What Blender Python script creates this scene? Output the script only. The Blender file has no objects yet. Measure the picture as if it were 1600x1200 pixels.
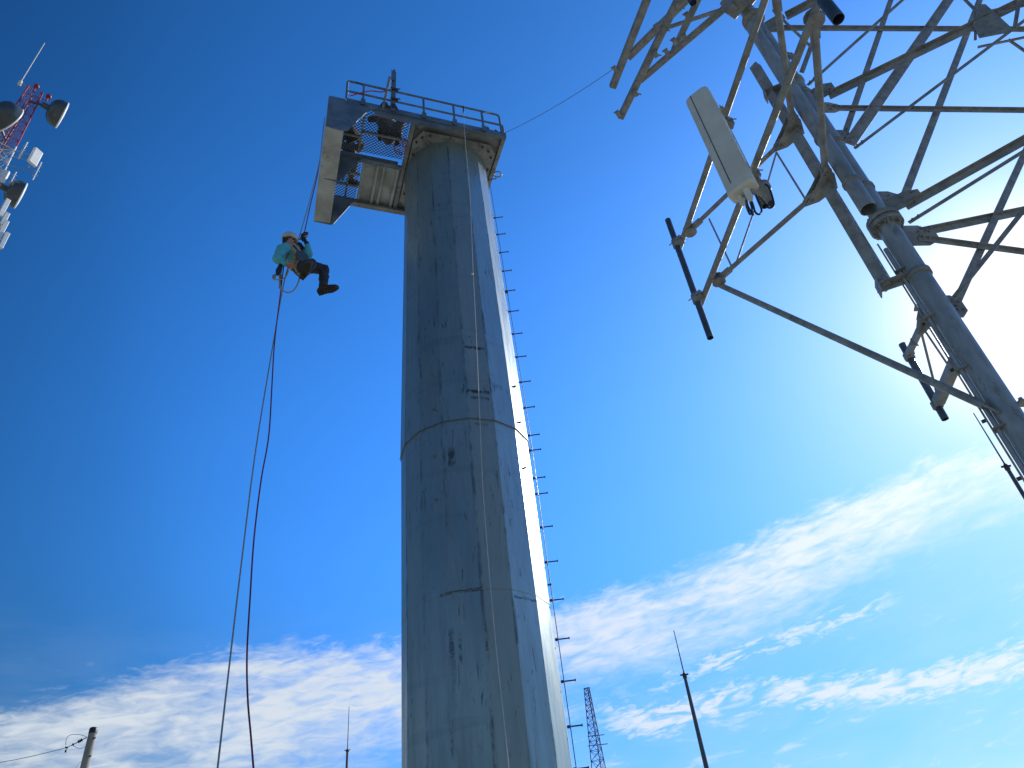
import bpy, math, random
from mathutils import Vector as V, Matrix
random.seed(7)
R = math.radians
scene = bpy.context.scene
col = scene.collection

# ------------------------------------------------------------------ camera
PITCH, ROLL, FPX = R(38.5864), R(7.1743), 1150.0
CAM = V((0, 0, 1.6))
FW = V((0, math.cos(PITCH), math.sin(PITCH)))
U0 = V((0, -math.sin(PITCH), math.cos(PITCH)))
R0 = V((1, 0, 0))
UP = math.cos(ROLL) * U0 + math.sin(ROLL) * R0
RT = math.cos(ROLL) * R0 - math.sin(ROLL) * U0
cd = bpy.data.cameras.new('camera')
cam = bpy.data.objects.new('camera', cd)
col.objects.link(cam)
cd.sensor_width = 36.0
cd.lens = 36.0 * FPX / 1600.0
cd.clip_start = 0.05
cd.clip_end = 6000
m = Matrix((RT, UP, -FW)).transposed().to_4x4()
m.translation = CAM
cam.matrix_world = m
scene.camera = cam


def ray(x, y):
    return (FW * FPX + RT * (x - 800) + UP * (600 - y)).normalized()


def aD(x, y, D):          # the point of the place at horizontal distance D from the tripod
    r = ray(x, y)
    return CAM + r * (D / math.hypot(r.x, r.y))


def aH(x, y, H):          # ... at height H above the ground
    r = ray(x, y)
    return CAM + r * ((H - CAM.z) / r.z)


def aP(x, y, p0, az):     # ... on the vertical plane through p0 running towards azimuth az
    n = V((math.cos(R(az)), -math.sin(R(az)), 0))
    r = ray(x, y)
    return CAM + r * (n.dot(V(p0) - CAM) / n.dot(r))


# ------------------------------------------------------------------ light
SUN_EL, SUN_AZ = R(31.45), R(42.4)
SUN_DIR = V((math.cos(SUN_EL) * math.sin(SUN_AZ), math.cos(SUN_EL) * math.cos(SUN_AZ), math.sin(SUN_EL)))
sl = bpy.data.lights.new('sun', 'SUN')
sl.energy = 5.0
sl.angle = R(0.53)
sl.color = (1.0, 0.965, 0.90)
so = bpy.data.objects.new('sun', sl)
col.objects.link(so)
so.rotation_euler = SUN_DIR.to_track_quat('Z', 'Y').to_euler()
so.location = SUN_DIR * 60
scene.view_settings.view_transform = 'Standard'
scene.view_settings.look = 'None'
scene.view_settings.exposure = 0.0
scene.view_settings.gamma = 1.0


class NT:
    def __init__(s, tree):
        s.t = tree

    def n(s, typ, **kw):
        nd = s.t.nodes.new(typ)
        for k, v in kw.items():
            setattr(nd, k, v)
        return nd

    def link(s, a, b):
        s.t.links.new(a, b)

    def put(s, sock, v):
        if isinstance(v, bpy.types.NodeSocket):
            s.link(v, sock)
        else:
            sock.default_value = v

    def math(s, op, a, b=0.0, c=0.0, clamp=False):
        nd = s.n('ShaderNodeMath', operation=op, use_clamp=clamp)
        s.put(nd.inputs[0], a); s.put(nd.inputs[1], b); s.put(nd.inputs[2], c)
        return nd.outputs[0]

    def ss(s, v, a, b, lo=0.0, hi=1.0):
        nd = s.n('ShaderNodeMapRange', interpolation_type='SMOOTHSTEP')
        s.put(nd.inputs[0], v); s.put(nd.inputs[1], a); s.put(nd.inputs[2], b)
        nd.inputs[3].default_value = lo; nd.inputs[4].default_value = hi
        return nd.outputs[0]

    def noise(s, vec, scale, detail=6.0, rough=0.55, dist=0.0, dim='3D'):
        nd = s.n('ShaderNodeTexNoise', noise_dimensions=dim)
        if vec is not None:
            s.link(vec, nd.inputs['Vector'])
        nd.inputs['Scale'].default_value = scale
        nd.inputs['Detail'].default_value = detail
        nd.inputs['Roughness'].default_value = rough
        nd.inputs['Distortion'].default_value = dist
        return nd.outputs['Fac']

    def comb(s, x, y, z=0.0):
        nd = s.n('ShaderNodeCombineXYZ')
        s.put(nd.inputs[0], x); s.put(nd.inputs[1], y); s.put(nd.inputs[2], z)
        return nd.outputs[0]

    def mix(s, f, a, b, typ='MIX'):
        nd = s.n('ShaderNodeMix', data_type='RGBA', blend_type=typ)
        s.put(nd.inputs[0], f)
        for i, v in ((6, a), (7, b)):
            if isinstance(v, bpy.types.NodeSocket):
                s.link(v, nd.inputs[i])
            else:
                nd.inputs[i].default_value = (v[0], v[1], v[2], 1)
        return nd.outputs[2]

    def curve(s, v, pts, x0, x1, y0, y1):
        t = s.math('DIVIDE', s.math('SUBTRACT', v, x0), x1 - x0, clamp=True)
        nd = s.n('ShaderNodeFloatCurve')
        s.link(t, nd.inputs['Value'])
        c = nd.mapping.curves[0]
        P = [((x - x0) / (x1 - x0), (y - y0) / (y1 - y0)) for x, y in pts]
        c.points[0].location = P[0]
        c.points[1].location = P[-1]
        for p in P[1:-1]:
            c.points.new(*p)
        nd.mapping.update()
        return s.math('MULTIPLY_ADD', nd.outputs[0], y1 - y0, y0)


world = bpy.data.worlds.new('World')
scene.world = world
world.use_nodes = True
wt = world.node_tree
wt.nodes.clear()
w = NT(wt)
out = w.n('ShaderNodeOutputWorld')
bg = w.n('ShaderNodeBackground')
bg.inputs['Strength'].default_value = 0.10
w.link(bg.outputs[0], out.inputs[0])
sky = w.n('ShaderNodeTexSky', sky_type='NISHITA')
sky.sun_disc = False
sky.sun_elevation = SUN_EL
sky.sun_rotation = SUN_AZ
sky.altitude = 900
sky.air_density = 1.0
sky.dust_density = 0.35
sky.ozone_density = 2.0
tc = w.n('ShaderNodeTexCoord')
sep = w.n('ShaderNodeSeparateXYZ')
w.link(tc.outputs['Generated'], sep.inputs[0])
X, Y, Z = sep.outputs
hs = w.n('ShaderNodeHueSaturation')
hs.inputs['Saturation'].default_value = 1.25
hs.inputs['Value'].default_value = 1.0
w.link(sky.outputs[0], hs.inputs['Color'])
skyc = w.mix(1.0, hs.outputs[0], (0.80, 1.0, 1.22), 'MULTIPLY')
# bright aureole of the air round the sun
dp = w.n('ShaderNodeVectorMath', operation='DOT_PRODUCT')
w.link(tc.outputs['Generated'], dp.inputs[0])
dp.inputs[1].default_value = SUN_DIR
th = w.math('MULTIPLY', w.math('ARCCOSINE', w.math('MINIMUM', dp.outputs['Value'], 0.999999)), 57.29578)
g1 = w.math('MULTIPLY', w.math('EXPONENT', w.math('MULTIPLY', w.math('POWER', w.math('DIVIDE', th, 4.0), 1.7), -1.0)), 22.0)
g2 = w.math('MULTIPLY', w.math('EXPONENT', w.math('DIVIDE', th, -6.0)), 1.8)
g3 = w.math('MULTIPLY', w.math('EXPONENT', w.math('DIVIDE', th, -24.0)), 0.55)
glow = w.math('ADD', g1, w.math('ADD', g2, g3))
gc = w.n('ShaderNodeVectorMath', operation='SCALE')
gc.inputs[0].default_value = (0.80, 0.97, 1.0)
w.link(glow, gc.inputs['Scale'])
addn = w.n('ShaderNodeVectorMath', operation='ADD')
w.link(skyc, addn.inputs[0]); w.link(gc.outputs[0], addn.inputs[1])
# deep saturated response of the air: steeper fall-off away from the sun and towards the zenith
az = w.math('MULTIPLY', w.math('ARCTAN2', X, Y), 57.29578)
el = w.math('MULTIPLY', w.math('ARCSINE', Z), 57.29578)
sc1 = w.n('ShaderNodeVectorMath', operation='SCALE')
w.link(addn.outputs[0], sc1.inputs[0]); sc1.inputs['Scale'].default_value = 0.1
gmn = w.n('ShaderNodeGamma'); gmn.inputs['Gamma'].default_value = 1.5
w.link(sc1.outputs[0], gmn.inputs['Color'])
fel = w.curve(el, [(-90, 0.2), (0, 0.26), (6, 0.33), (12, 0.46), (20, 0.66), (30, 0.90), (38, 0.97), (48, 0.96), (56, 0.90), (66, 0.86), (90, 0.78)], -90, 90, 0, 1)
fth = w.curve(th, [(0, 1), (35, 1), (50, 1), (58, 0.93), (66, 0.74), (76, 0.60), (100, 0.52), (180, 0.5)], 0, 180, 0, 1)
sc2 = w.n('ShaderNodeVectorMath', operation='SCALE')
w.link(w.mix(1.0, gmn.outputs[0], (1.32, 1.38, 0.98), 'MULTIPLY'), sc2.inputs[0])
w.link(w.math('MULTIPLY', w.math('MULTIPLY', fel, fth), 3.65), sc2.inputs['Scale'])
spc = w.n('ShaderNodeSeparateXYZ'); w.link(sc2.outputs[0], spc.inputs[0])
soft = w.comb(*([w.math('MULTIPLY', w.math('SUBTRACT', 1.0, w.math('EXPONENT', w.math('DIVIDE', ch_, -1.15))), 12.2) for ch_ in spc.outputs[:2]] + [w.math('MULTIPLY', w.math('MINIMUM', spc.outputs[2], 1.45), 9.5)]))
# cirrus bands, laid out by compass azimuth and elevation
hi = w.curve(az, [(-42, 14.6), (-36, 15.4), (-33, 16.5), (-30, 17.7), (-25, 18.9), (-19.5, 19.7), (-11, 19.7), (2, 21.4), (8, 21.9), (13, 22.6), (21, 23.9), (28.6, 24.6), (36, 24.4), (44, 23.5)], -42, 44, 0, 40)
lo = w.curve(az, [(-42, 11.0), (-36, 11.5), (-30, 11.5), (-20, 12.5), (-14, 13.5), (-8, 14.5), (2, 17.6), (8, 17.6), (15, 18.6), (22, 20.2), (29, 21.6), (36, 22.4), (44, 22.0)], -42, 44, 0, 40)
slope = w.math('MULTIPLY', w.math('ADD', az, 40), 0.10)
elt = w.math('SUBTRACT', el, slope)
cv = w.comb(w.math('MULTIPLY', az, 0.09), w.math('MULTIPLY', elt, 0.30))
cvf = w.comb(w.math('MULTIPLY', az, 0.24), w.math('MULTIPLY', w.math('SUBTRACT', el, w.math('MULTIPLY', az, 0.10)), 0.85), 3.0)
nb = w.noise(cv, 1.5, 8, 0.55, 0.5)
nf = w.noise(cvf, 1.9, 7, 0.52, 0.7)
nedge = w.math('MULTIPLY', w.math('SUBTRACT', w.noise(cv, 3.0, 6, 0.6, 0.8), 0.5), 5.5)
nfine = w.math('MULTIPLY', w.math('SUBTRACT', w.noise(cvf, 4.0, 7, 0.62, 0.6), 0.5), 3.2)
ele = w.math('ADD', w.math('ADD', el, w.math('MULTIPLY', nedge, 0.75)), w.math('MULTIPLY', nfine, 0.5))
m1 = w.math('MULTIPLY', w.ss(w.math('SUBTRACT', hi, ele), -0.9, 1.3), w.ss(w.math('SUBTRACT', ele, lo), -3.2, 1.6))
tex = w.ss(w.math('ADD', w.math('MULTIPLY', nb, 0.55), w.math('MULTIPLY', nf, 0.45)), 0.30, 0.62)
d1 = w.math('MULTIPLY', m1, w.math('MULTIPLY_ADD', tex, 0.74, 0.20))
# lower right band
c2 = w.curve(az, [(-42, 11.6), (-5, 12), (2, 14.0), (6, 13.0), (15, 13.4), (20, 12.6), (26, 12.0), (31, 12.0), (44, 12.5)], -42, 44, 0, 40)
b2 = w.ss(w.math('ABSOLUTE', w.math('SUBTRACT', w.math('ADD', el, w.math('MULTIPLY', nfine, 1.0)), c2)), 0.15, 1.35, 1.0, 0.0)
b2 = w.math('MULTIPLY', b2, w.ss(az, 1.0, 6.0))
d2 = w.math('MULTIPLY', b2, w.ss(nf, 0.33, 0.60, 0.05, 0.9))
# thin streak below the main band
c3 = w.curve(az, [(-42, 16), (0, 15.2), (9, 15.3), (15, 16.4), (22, 17.0), (26, 17.4), (44, 18)], -42, 44, 0, 40)
b3 = w.ss(w.math('ABSOLUTE', w.math('SUBTRACT', w.math('ADD', el, w.math('MULTIPLY', nfine, 0.7)), c3)), 0.05, 0.8, 1.0, 0.0)
b3 = w.math('MULTIPLY', b3, w.math('MULTIPLY', w.ss(az, 2, 12), w.ss(az, 27, 23)))
d3 = w.math('MULTIPLY', b3, w.ss(nf, 0.38, 0.60, 0.0, 0.8))
# scattered wisps everywhere low down
ws = w.math('MULTIPLY', w.ss(w.math('ADD', w.math('MULTIPLY', nb, 0.5), w.math('MULTIPLY', nf, 0.5)), 0.52, 0.68), w.ss(el, 22, 10))
veil = w.math('MULTIPLY', w.ss(el, 24, 12, 0.0, 0.10), w.ss(nb, 0.3, 0.65))
dens = w.math('MAXIMUM', w.math('MAXIMUM', d1, d2), w.math('MAXIMUM', d3, w.math('MAXIMUM', w.math('MULTIPLY', ws, 0.5), veil)))
dens = w.math('MINIMUM', dens, 0.93)
cl_b = w.n('ShaderNodeVectorMath', operation='SCALE')
cl_b.inputs[0].default_value = (0.90, 0.98, 1.05)
w.link(w.math('MULTIPLY_ADD', w.math('EXPONENT', w.math('DIVIDE', th, -22.0)), 6.0, 7.6), cl_b.inputs['Scale'])
fin = w.mix(dens, soft, cl_b.outputs[0])
w.link(fin, bg.inputs['Color'])


# ------------------------------------------------------------------ materials
def mat(name, c1, c2=None, rough=0.5, metal=0.0, scale=6.0, stretch=(1, 1, 1), bump=0.0, streak=None, spots=None):
    mm = bpy.data.materials.new(name)
    mm.use_nodes = True
    t = NT(mm.node_tree)
    b = mm.node_tree.nodes['Principled BSDF']
    b.inputs['Roughness'].default_value = rough
    b.inputs['Metallic'].default_value = metal
    if c2 is None:
        c2 = tuple(x * 0.75 for x in c1)
    geo = t.n('ShaderNodeTexCoord')
    mp = t.n('ShaderNodeMapping')
    mp.inputs['Scale'].default_value = stretch
    t.link(geo.outputs['Object'], mp.inputs[0])
    nz = t.noise(mp.outputs[0], scale, 8, 0.6, 0.3)
    f = t.ss(nz, 0.32, 0.68)
    c = t.mix(f, c2, c1)
    if spots:
        n2 = t.noise(mp.outputs[0], spots[0], 5, 0.7, 0.2)
        c = t.mix(t.ss(n2, spots[1], spots[1] + 0.06, 0.0, spots[3] if len(spots) > 3 else 1.0), c, spots[2])
    t.link(c, b.inputs['Base Color'])
    n3 = t.noise(mp.outputs[0], scale * 3.1, 6, 0.6)
    t.link(t.ss(n3, 0.25, 0.75, max(0.05, rough - 0.1), min(1, rough + 0.14)), b.inputs['Roughness'])
    if bump:
        bp = t.n('ShaderNodeBump')
        bp.inputs['Strength'].default_value = bump
        bp.inputs['Distance'].default_value = 0.01
        t.link(n3, bp.inputs['Height'])
        t.link(bp.outputs[0], b.inputs['Normal'])
    return mm


M = {}
M['galv'] = mat('galvanised_steel', (0.32, 0.325, 0.31), (0.20, 0.20, 0.185), 0.55, 0.1, 7, bump=0.25, spots=(19, 0.58, (0.12, 0.095, 0.06), 0.55))
M['galv_pipe'] = mat('galvanised_pipe', (0.40, 0.42, 0.42), (0.26, 0.275, 0.275), 0.42, 0.3, 7, stretch=(1, 1, 0.3), bump=0.25, spots=(13, 0.58, (0.16, 0.14, 0.10), 0.5))
M['dark_pipe'] = mat('dark_pipe', (0.10, 0.13, 0.16), (0.06, 0.075, 0.09), 0.4, 0.4, 6)
M['frame'] = mat('weathered_frame_steel', (0.33, 0.335, 0.31), (0.19, 0.19, 0.17), 0.55, 0.2, 3.5, bump=0.2, spots=(9, 0.58, (0.09, 0.07, 0.045), 0.7))
M['fascia'] = mat('blue_grey_plate', (0.17, 0.225, 0.28), (0.105, 0.14, 0.175), 0.45, 0.25, 3.0, bump=0.1, spots=(7, 0.62, (0.30, 0.28, 0.22), 0.5))
M['soffit'] = mat('pale_plate', (0.50, 0.52, 0.48), (0.30, 0.31, 0.28), 0.6, 0.0, 2.2, stretch=(1, 1, 1), bump=0.1, spots=(5, 0.60, (0.14, 0.11, 0.07), 0.45))
M['grate'] = mat('grating_steel', (0.13, 0.13, 0.12), None, 0.5, 0.4)
M['bolt'] = mat('bolt_steel', (0.10, 0.075, 0.055), (0.06, 0.04, 0.03), 0.6, 0.4, 20)
M['rail'] = mat('rail_paint', (0.17, 0.20, 0.235), (0.11, 0.125, 0.14), 0.45, 0.2, 6, bump=0.15, spots=(14, 0.6, (0.12, 0.07, 0.04), 0.5))
M['black'] = mat('black_rubber', (0.018, 0.018, 0.02), None, 0.5)
M['radome'] = mat('radome_plastic', (0.70, 0.675, 0.57), (0.61, 0.585, 0.48), 0.45, 0, 3, spots=(9, 0.64, (0.42, 0.38, 0.28), 0.4))
M['white'] = mat('white_paint', (0.78, 0.78, 0.74), (0.68, 0.68, 0.63), 0.4)
M['red'] = mat('red_paint', (0.34, 0.025, 0.04), (0.22, 0.02, 0.03), 0.45, 0, 4)
M['dish'] = mat('dish_grey', (0.085, 0.10, 0.105), (0.06, 0.075, 0.08), 0.3, 0.2, 2)
M['lattice_dark'] = mat('lattice_dark', (0.10, 0.11, 0.13), None, 0.5, 0.3)
M['wood'] = mat('weathered_wood', (0.36, 0.32, 0.27), (0.20, 0.175, 0.15), 0.8, 0, 3, stretch=(8, 8, 0.5), bump=0.4)
M['wire'] = mat('wire_grey', (0.16, 0.17, 0.19), None, 0.5, 0.3)
M['cable_white'] = mat('cable_pale', (0.62, 0.58, 0.52), None, 0.5)
M['rope_white'] = mat('rope_white', (0.36, 0.36, 0.35), (0.20, 0.20, 0.20), 0.8, 0, 60)
M['rope_purple'] = mat('rope_purple', (0.24, 0.03, 0.085), (0.08, 0.02, 0.07), 0.8, 0, 60)
M['teal'] = mat('teal_shirt', (0.12, 0.50, 0.53), (0.09, 0.40, 0.44), 0.85, 0, 14, bump=0.3)
M['trouser'] = mat('dark_trousers', (0.050, 0.052, 0.058), (0.03, 0.03, 0.034), 0.85, 0, 12, bump=0.3)
M['leather'] = mat('brown_leather', (0.085, 0.045, 0.028), (0.045, 0.025, 0.017), 0.6, 0, 12)
M['sole'] = mat('boot_sole', (0.035, 0.028, 0.022), None, 0.8)
M['skin'] = mat('skin', (0.48, 0.24, 0.17), (0.42, 0.19, 0.13), 0.5)
M['tan'] = mat('tan_webbing', (0.44, 0.37, 0.25), (0.33, 0.27, 0.18), 0.8, 0, 14, bump=0.2)
M['helmet'] = mat('helmet_cream', (0.60, 0.56, 0.45), (0.52, 0.48, 0.38), 0.4, 0, 10)
M['bagcloth'] = mat('bag_navy_grey', (0.085, 0.115, 0.155), (0.055, 0.075, 0.105), 0.8, 0, 9, bump=0.4)
M['lens'] = mat('sunglass_lens', (0.05, 0.04, 0.20), None, 0.1, 0.3)
M['alloy'] = mat('alloy', (0.55, 0.55, 0.53), None, 0.3, 0.8)
M['hair'] = mat('dark_hair', (0.03, 0.022, 0.018), None, 0.7)
M['redgear'] = mat('red_webbing', (0.45, 0.03, 0.04), None, 0.7)
M['concrete'] = mat('concrete', (0.42, 0.40, 0.36), (0.30, 0.29, 0.26), 0.85, 0, 3, bump=0.3)
M['ground'] = mat('gravel_ground', (0.33, 0.31, 0.25), (0.23, 0.22, 0.17), 0.95, 0, 0.6, bump=0.6, spots=(14, 0.55, (0.14, 0.15, 0.08), 0.5))

# steel of the big pole: pale galvanising, drip streaks, short dark scratches, rust at the seams
ps = bpy.data.materials.new('pole_steel')
ps.use_nodes = True
t = NT(ps.node_tree)
b = ps.node_tree.nodes['Principled BSDF']
b.inputs['Metallic'].default_value = 0.5
g = t.n('ShaderNodeTexCoord')


def mp(sc):
    mpn = t.n('ShaderNodeMapping')
    mpn.inputs['Scale'].default_value = sc
    t.link(g.outputs['Object'], mpn.inputs[0])
    return mpn.outputs[0]


big = t.noise(mp((1, 1, 0.35)), 1.3, 6, 0.6, 0.6)
fine = t.noise(mp((1, 1, 0.10)), 11, 8, 0.65, 0.3)
scr = t.noise(mp((1, 1, 0.11)), 24.0, 4, 0.55, 1.2)
msk = t.noise(mp((1, 1, 0.5)), 1.6, 3, 0.5)
blot = t.noise(mp((1, 1, 0.28)), 3.6, 6, 0.7, 0.5)
hz = t.noise(mp((0.35, 0.35, 3.2)), 1.3, 5, 0.6, 0.3)
c = t.mix(t.ss(big, 0.25, 0.75), (0.22, 0.31, 0.32), (0.34, 0.43, 0.42))
c = t.mix(t.ss(fine, 0.36, 0.68, 0.0, 0.38), c, (0.16, 0.20, 0.23))
c = t.mix(t.ss(hz, 0.58, 0.68, 0.0, 0.22), c, (0.14, 0.17, 0.19))
c = t.mix(t.ss(blot, 0.69, 0.72, 0.0, 0.4), c, (0.10, 0.115, 0.12))
sm = t.math('MULTIPLY', t.ss(scr, 0.640, 0.650), t.ss(msk, 0.40, 0.56, 0.2, 1.0))
c = t.mix(t.math('MULTIPLY', sm, 0.88), c, (0.035, 0.04, 0.045))
# dark weathering where the plate was bent: one line per bend, broken up
sp = t.n('ShaderNodeSeparateXYZ')
t.link(g.outputs['Object'], sp.inputs[0])
ang = t.math('MULTIPLY', t.math('ARCTAN2', sp.outputs[0], t.math('MULTIPLY', sp.outputs[1], -1.0)), 57.29578)
fq = t.math('DIVIDE', t.math('ADD', ang, 360.0 - 9.6 + 11.25), 22.5)
fr = t.math('FRACT', fq)
wn = t.n('ShaderNodeTexWhiteNoise', noise_dimensions='1D')      # each rolled plate has its own grey
t.link(t.math('FLOOR', t.math('ADD', fq, 0.5)), wn.inputs['W'])
c = t.mix(t.math('MULTIPLY', wn.outputs['Value'], 0.26), c, (0.13, 0.16, 0.18))
# facet light contrast put into the colour: paler right of the ragged plate edge
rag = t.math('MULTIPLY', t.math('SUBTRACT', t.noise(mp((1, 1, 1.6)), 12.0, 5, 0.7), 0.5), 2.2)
facet_light = t.math('MULTIPLY', t.ss(t.math('ADD', ang, rag), 9.2, 10.0), t.ss(ang, 170, 169))
c = t.mix(t.math('MULTIPLY', facet_light, 0.24), c, (0.40, 0.43, 0.40))
c = t.mix(t.math('MULTIPLY', t.math('SUBTRACT', 1.0, facet_light), 0.16), c, (0.13, 0.20, 0.25))  # other half of the painted contrast: bluer and darker facets on the left
dist = t.math('ABSOLUTE', t.math('SUBTRACT', fr, 0.5))
brk = t.noise(mp((1, 1, 0.5)), 4.0, 5, 0.7)
ln = t.math('MULTIPLY', t.ss(dist, 0.10, 0.01), t.ss(brk, 0.45, 0.66, 0.0, 0.75))
c = t.mix(ln, c, (0.07, 0.08, 0.085))
# scuffs and burnt marks with a place of their own on the plates
def stain(c, x, y, a0, a1, hw_, amt, fuzz=0.10, sc=(1, 1, 1.0), nscale=9.0):
    hh = aD(x, y, 8.52).z
    nz_ = t.math('SUBTRACT', t.noise(mp(sc), nscale, 5, 0.7, 0.4), 0.5)
    zz = t.math('ABSOLUTE', t.math('SUBTRACT', t.math('ADD', sp.outputs[2], t.math('MULTIPLY', nz_, fuzz)), hh))
    k1 = t.ss(zz, hw_ * 0.5, hw_ * 1.2, 1.0, 0.0)
    k2 = t.math('MULTIPLY', t.ss(t.math('ADD', ang, t.math('MULTIPLY', nz_, 6.0)), a0, a0 + 1.2), t.ss(t.math('ADD', ang, t.math('MULTIPLY', nz_, 6.0)), a1, a1 - 1.2))
    k3 = t.ss(nz_, -0.10, 0.06, 0.15, 1.0)
    return t.mix(t.math('MULTIPLY', t.math('MULTIPLY', k1, k2), t.math('MULTIPLY', k3, amt)), c, (0.04, 0.045, 0.05))


for st_ in [(755, 538, 10, 31, 0.035, 0.9), (755, 608, 10, 31, 0.035, 1.0), (755, 618, 12, 30, 0.03, 0.9), (790, 590, 34, 46, 0.06, 0.4), (695, 712, -10, -3, 0.16, 0.8), (752, 660, 12, 27, 0.03, 0.6), (672, 1010, -16, -11, 0.22, 0.7), (716, 1010, -9, -6, 0.22, 0.7), (766, 1000, 9, 12, 0.26, 0.7), (735, 921, -22, 11, 0.022, 0.85), (800, 925, 33, 58, 0.02, 0.7), (668, 1165, -18, -15, 0.16, 0.6), (740, 330, 9, 25, 0.02, 0.4), (700, 320, -30, 5, 0.015, 0.4)]:
    c = stain(c, *st_)
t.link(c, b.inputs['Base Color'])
t.link(t.ss(fine, 0.3, 0.7, 0.30, 0.46), b.inputs['Roughness'])
bp = t.n('ShaderNodeBump')
bp.inputs['Strength'].default_value = 0.08
bp.inputs['Distance'].default_value = 0.01
t.link(t.math('ADD', t.math('MULTIPLY', big, 2.0), t.math('MULTIPLY', fine, 0.5)), bp.inputs['Height'])
t.link(bp.outputs[0], b.inputs['Normal'])
M['pole'] = ps


# ------------------------------------------------------------------ mesh helpers
class MB:
    def __init__(s):
        s.v, s.f, s.s = [], [], []

    def add(s, vs, fs, smooth=False):
        o = len(s.v)
        s.v += [V(p) for p in vs]
        s.f += [tuple(i + o for i in f) for f in fs]
        s.s += [smooth] * len(fs)
        return s

    def rings(s, rs, closed_caps=True, smooth=True):
        n = len(rs[0])
        vs = [p for r in rs for p in r]
        fs = []
        for k in range(len(rs) - 1):
            for i in range(n):
                j = (i + 1) % n
                fs.append((k * n + i, k * n + j, (k + 1) * n + j, (k + 1) * n + i))
        s.add(vs, fs, smooth)
        if closed_caps:
            s.add(rs[0], [tuple(reversed(range(n)))])
            s.add(rs[-1], [tuple(range(n))])
        return s

    def path(s, pts, r, n=8, caps=True):
        pts = [V(p) for p in pts]
        rr = r if isinstance(r, (list, tuple)) else [r] * len(pts)
        d = (pts[1] - pts[0]).normalized()
        a = d.orthogonal().normalized()
        rings = []
        for i, p in enumerate(pts):
            if i == 0:
                dd = pts[1] - pts[0]
            elif i == len(pts) - 1:
                dd = pts[-1] - pts[-2]
            else:
                dd = (pts[i + 1] - p).normalized() + (p - pts[i - 1]).normalized()
            dd.normalize()
            a = (a - dd * a.dot(dd)).normalized()
            bb = dd.cross(a)
            rings.append([p + (a * math.cos(2 * math.pi * k / n) + bb * math.sin(2 * math.pi * k / n)) * rr[i] for k in range(n)])
        return s.rings(rings, caps)

    def tube(s, p, q, r, n=12, r2=None):
        return s.path([p, q], [r, r if r2 is None else r2], n)

    def pipe(s, p, q, r, t=0.006, n=20):     # open-ended hollow pipe
        p, q = V(p), V(q)
        d = (q - p).normalized()
        a = d.orthogonal().normalized()
        bb = d.cross(a)

        def ring(c, rad):
            return [c + (a * math.cos(2 * math.pi * k / n) + bb * math.sin(2 * math.pi * k / n)) * rad for k in range(n)]
        s.rings([ring(p, r), ring(q, r)], False)
        s.rings([ring(q, r - t), ring(p, r - t)], False)
        s.rings([ring(q, r), ring(q, r - t)], False, False)
        s.rings([ring(p, r - t), ring(p, r)], False, False)
        return s

    def lathe(s, o, d, prof, n=32, smooth=True):   # prof: (radius, distance along d)
        o, d = V(o), V(d).normalized()
        a = d.orthogonal().normalized()
        bb = d.cross(a)
        rs = [[o + d * z + (a * math.cos(2 * math.pi * k / n) + bb * math.sin(2 * math.pi * k / n)) * max(r, 1e-4) for k in range(n)] for r, z in prof]
        return s.rings(rs, True, smooth)

    def frame(s, p, q, up):
        p, q = V(p), V(q)
        d = (q - p).normalized()
        up = V(up)
        side = d.cross(up)
        if side.length < 1e-4:
            side = d.orthogonal()
        side.normalize()
        return p, q, d, side, side.cross(d).normalized()

    def prism(s, poly, off):
        n = len(poly)
        poly = [V(p) for p in poly]
        off = V(off)
        vs = poly + [p + off for p in poly]
        fs = [tuple(reversed(range(n))), tuple(range(n, 2 * n))]
        fs += [(i, (i + 1) % n, n + (i + 1) % n, n + i) for i in range(n)]
        return s.add(vs, fs)

    def bar(s, p, q, wd, th, up=(0, 0, 1)):
        p, q, d, sd, u = s.frame(p, q, up)
        c = [p - sd * wd / 2 - u * th / 2, p + sd * wd / 2 - u * th / 2, p + sd * wd / 2 + u * th / 2, p - sd * wd / 2 + u * th / 2]
        return s.prism(c, q - p)

    def angle(s, p, q, wd, th=0.008, up=(0, 0, 1), flip=1):
        p, q, d, sd, u = s.frame(p, q, up)
        sd = sd * flip
        a = p - sd * wd / 2 - u * wd / 4
        prof = [a, a + sd * wd, a + sd * wd + u * th, a + sd * th + u * th, a + sd * th + u * wd * 0.5, a + u * wd * 0.5]
        return s.prism(prof, q - p)

    def box(s, c, sx, sy, sz, mx=None):
        vs = [V((x * sx / 2, y * sy / 2, z * sz / 2)) for z in (-1, 1) for y in (-1, 1) for x in (-1, 1)]
        if mx is not None:
            vs = [mx @ p for p in vs]
        vs = [p + V(c) for p in vs]
        return s.add(vs, [(0, 2, 3, 1), (4, 5, 7, 6), (0, 1, 5, 4), (2, 6, 7, 3), (0, 4, 6, 2), (1, 3, 7, 5)])

    def ball(s, c, r, sc=(1, 1, 1), n=14):
        c = V(c)
        rs = []
        for i in range(1, n):
            a = math.pi * i / n
            rs.append([c + V((math.sin(a) * math.cos(2 * math.pi * k / n) * sc[0], math.sin(a) * math.sin(2 * math.pi * k / n) * sc[1], -math.cos(a) * sc[2])) * r for k in range(n)])
        return s.rings(rs, True, True)

    def bolts(s, c, nrm, r, h, n=6):
        return s.tube(V(c), V(c) + V(nrm).normalized() * h, r, n)

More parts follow.
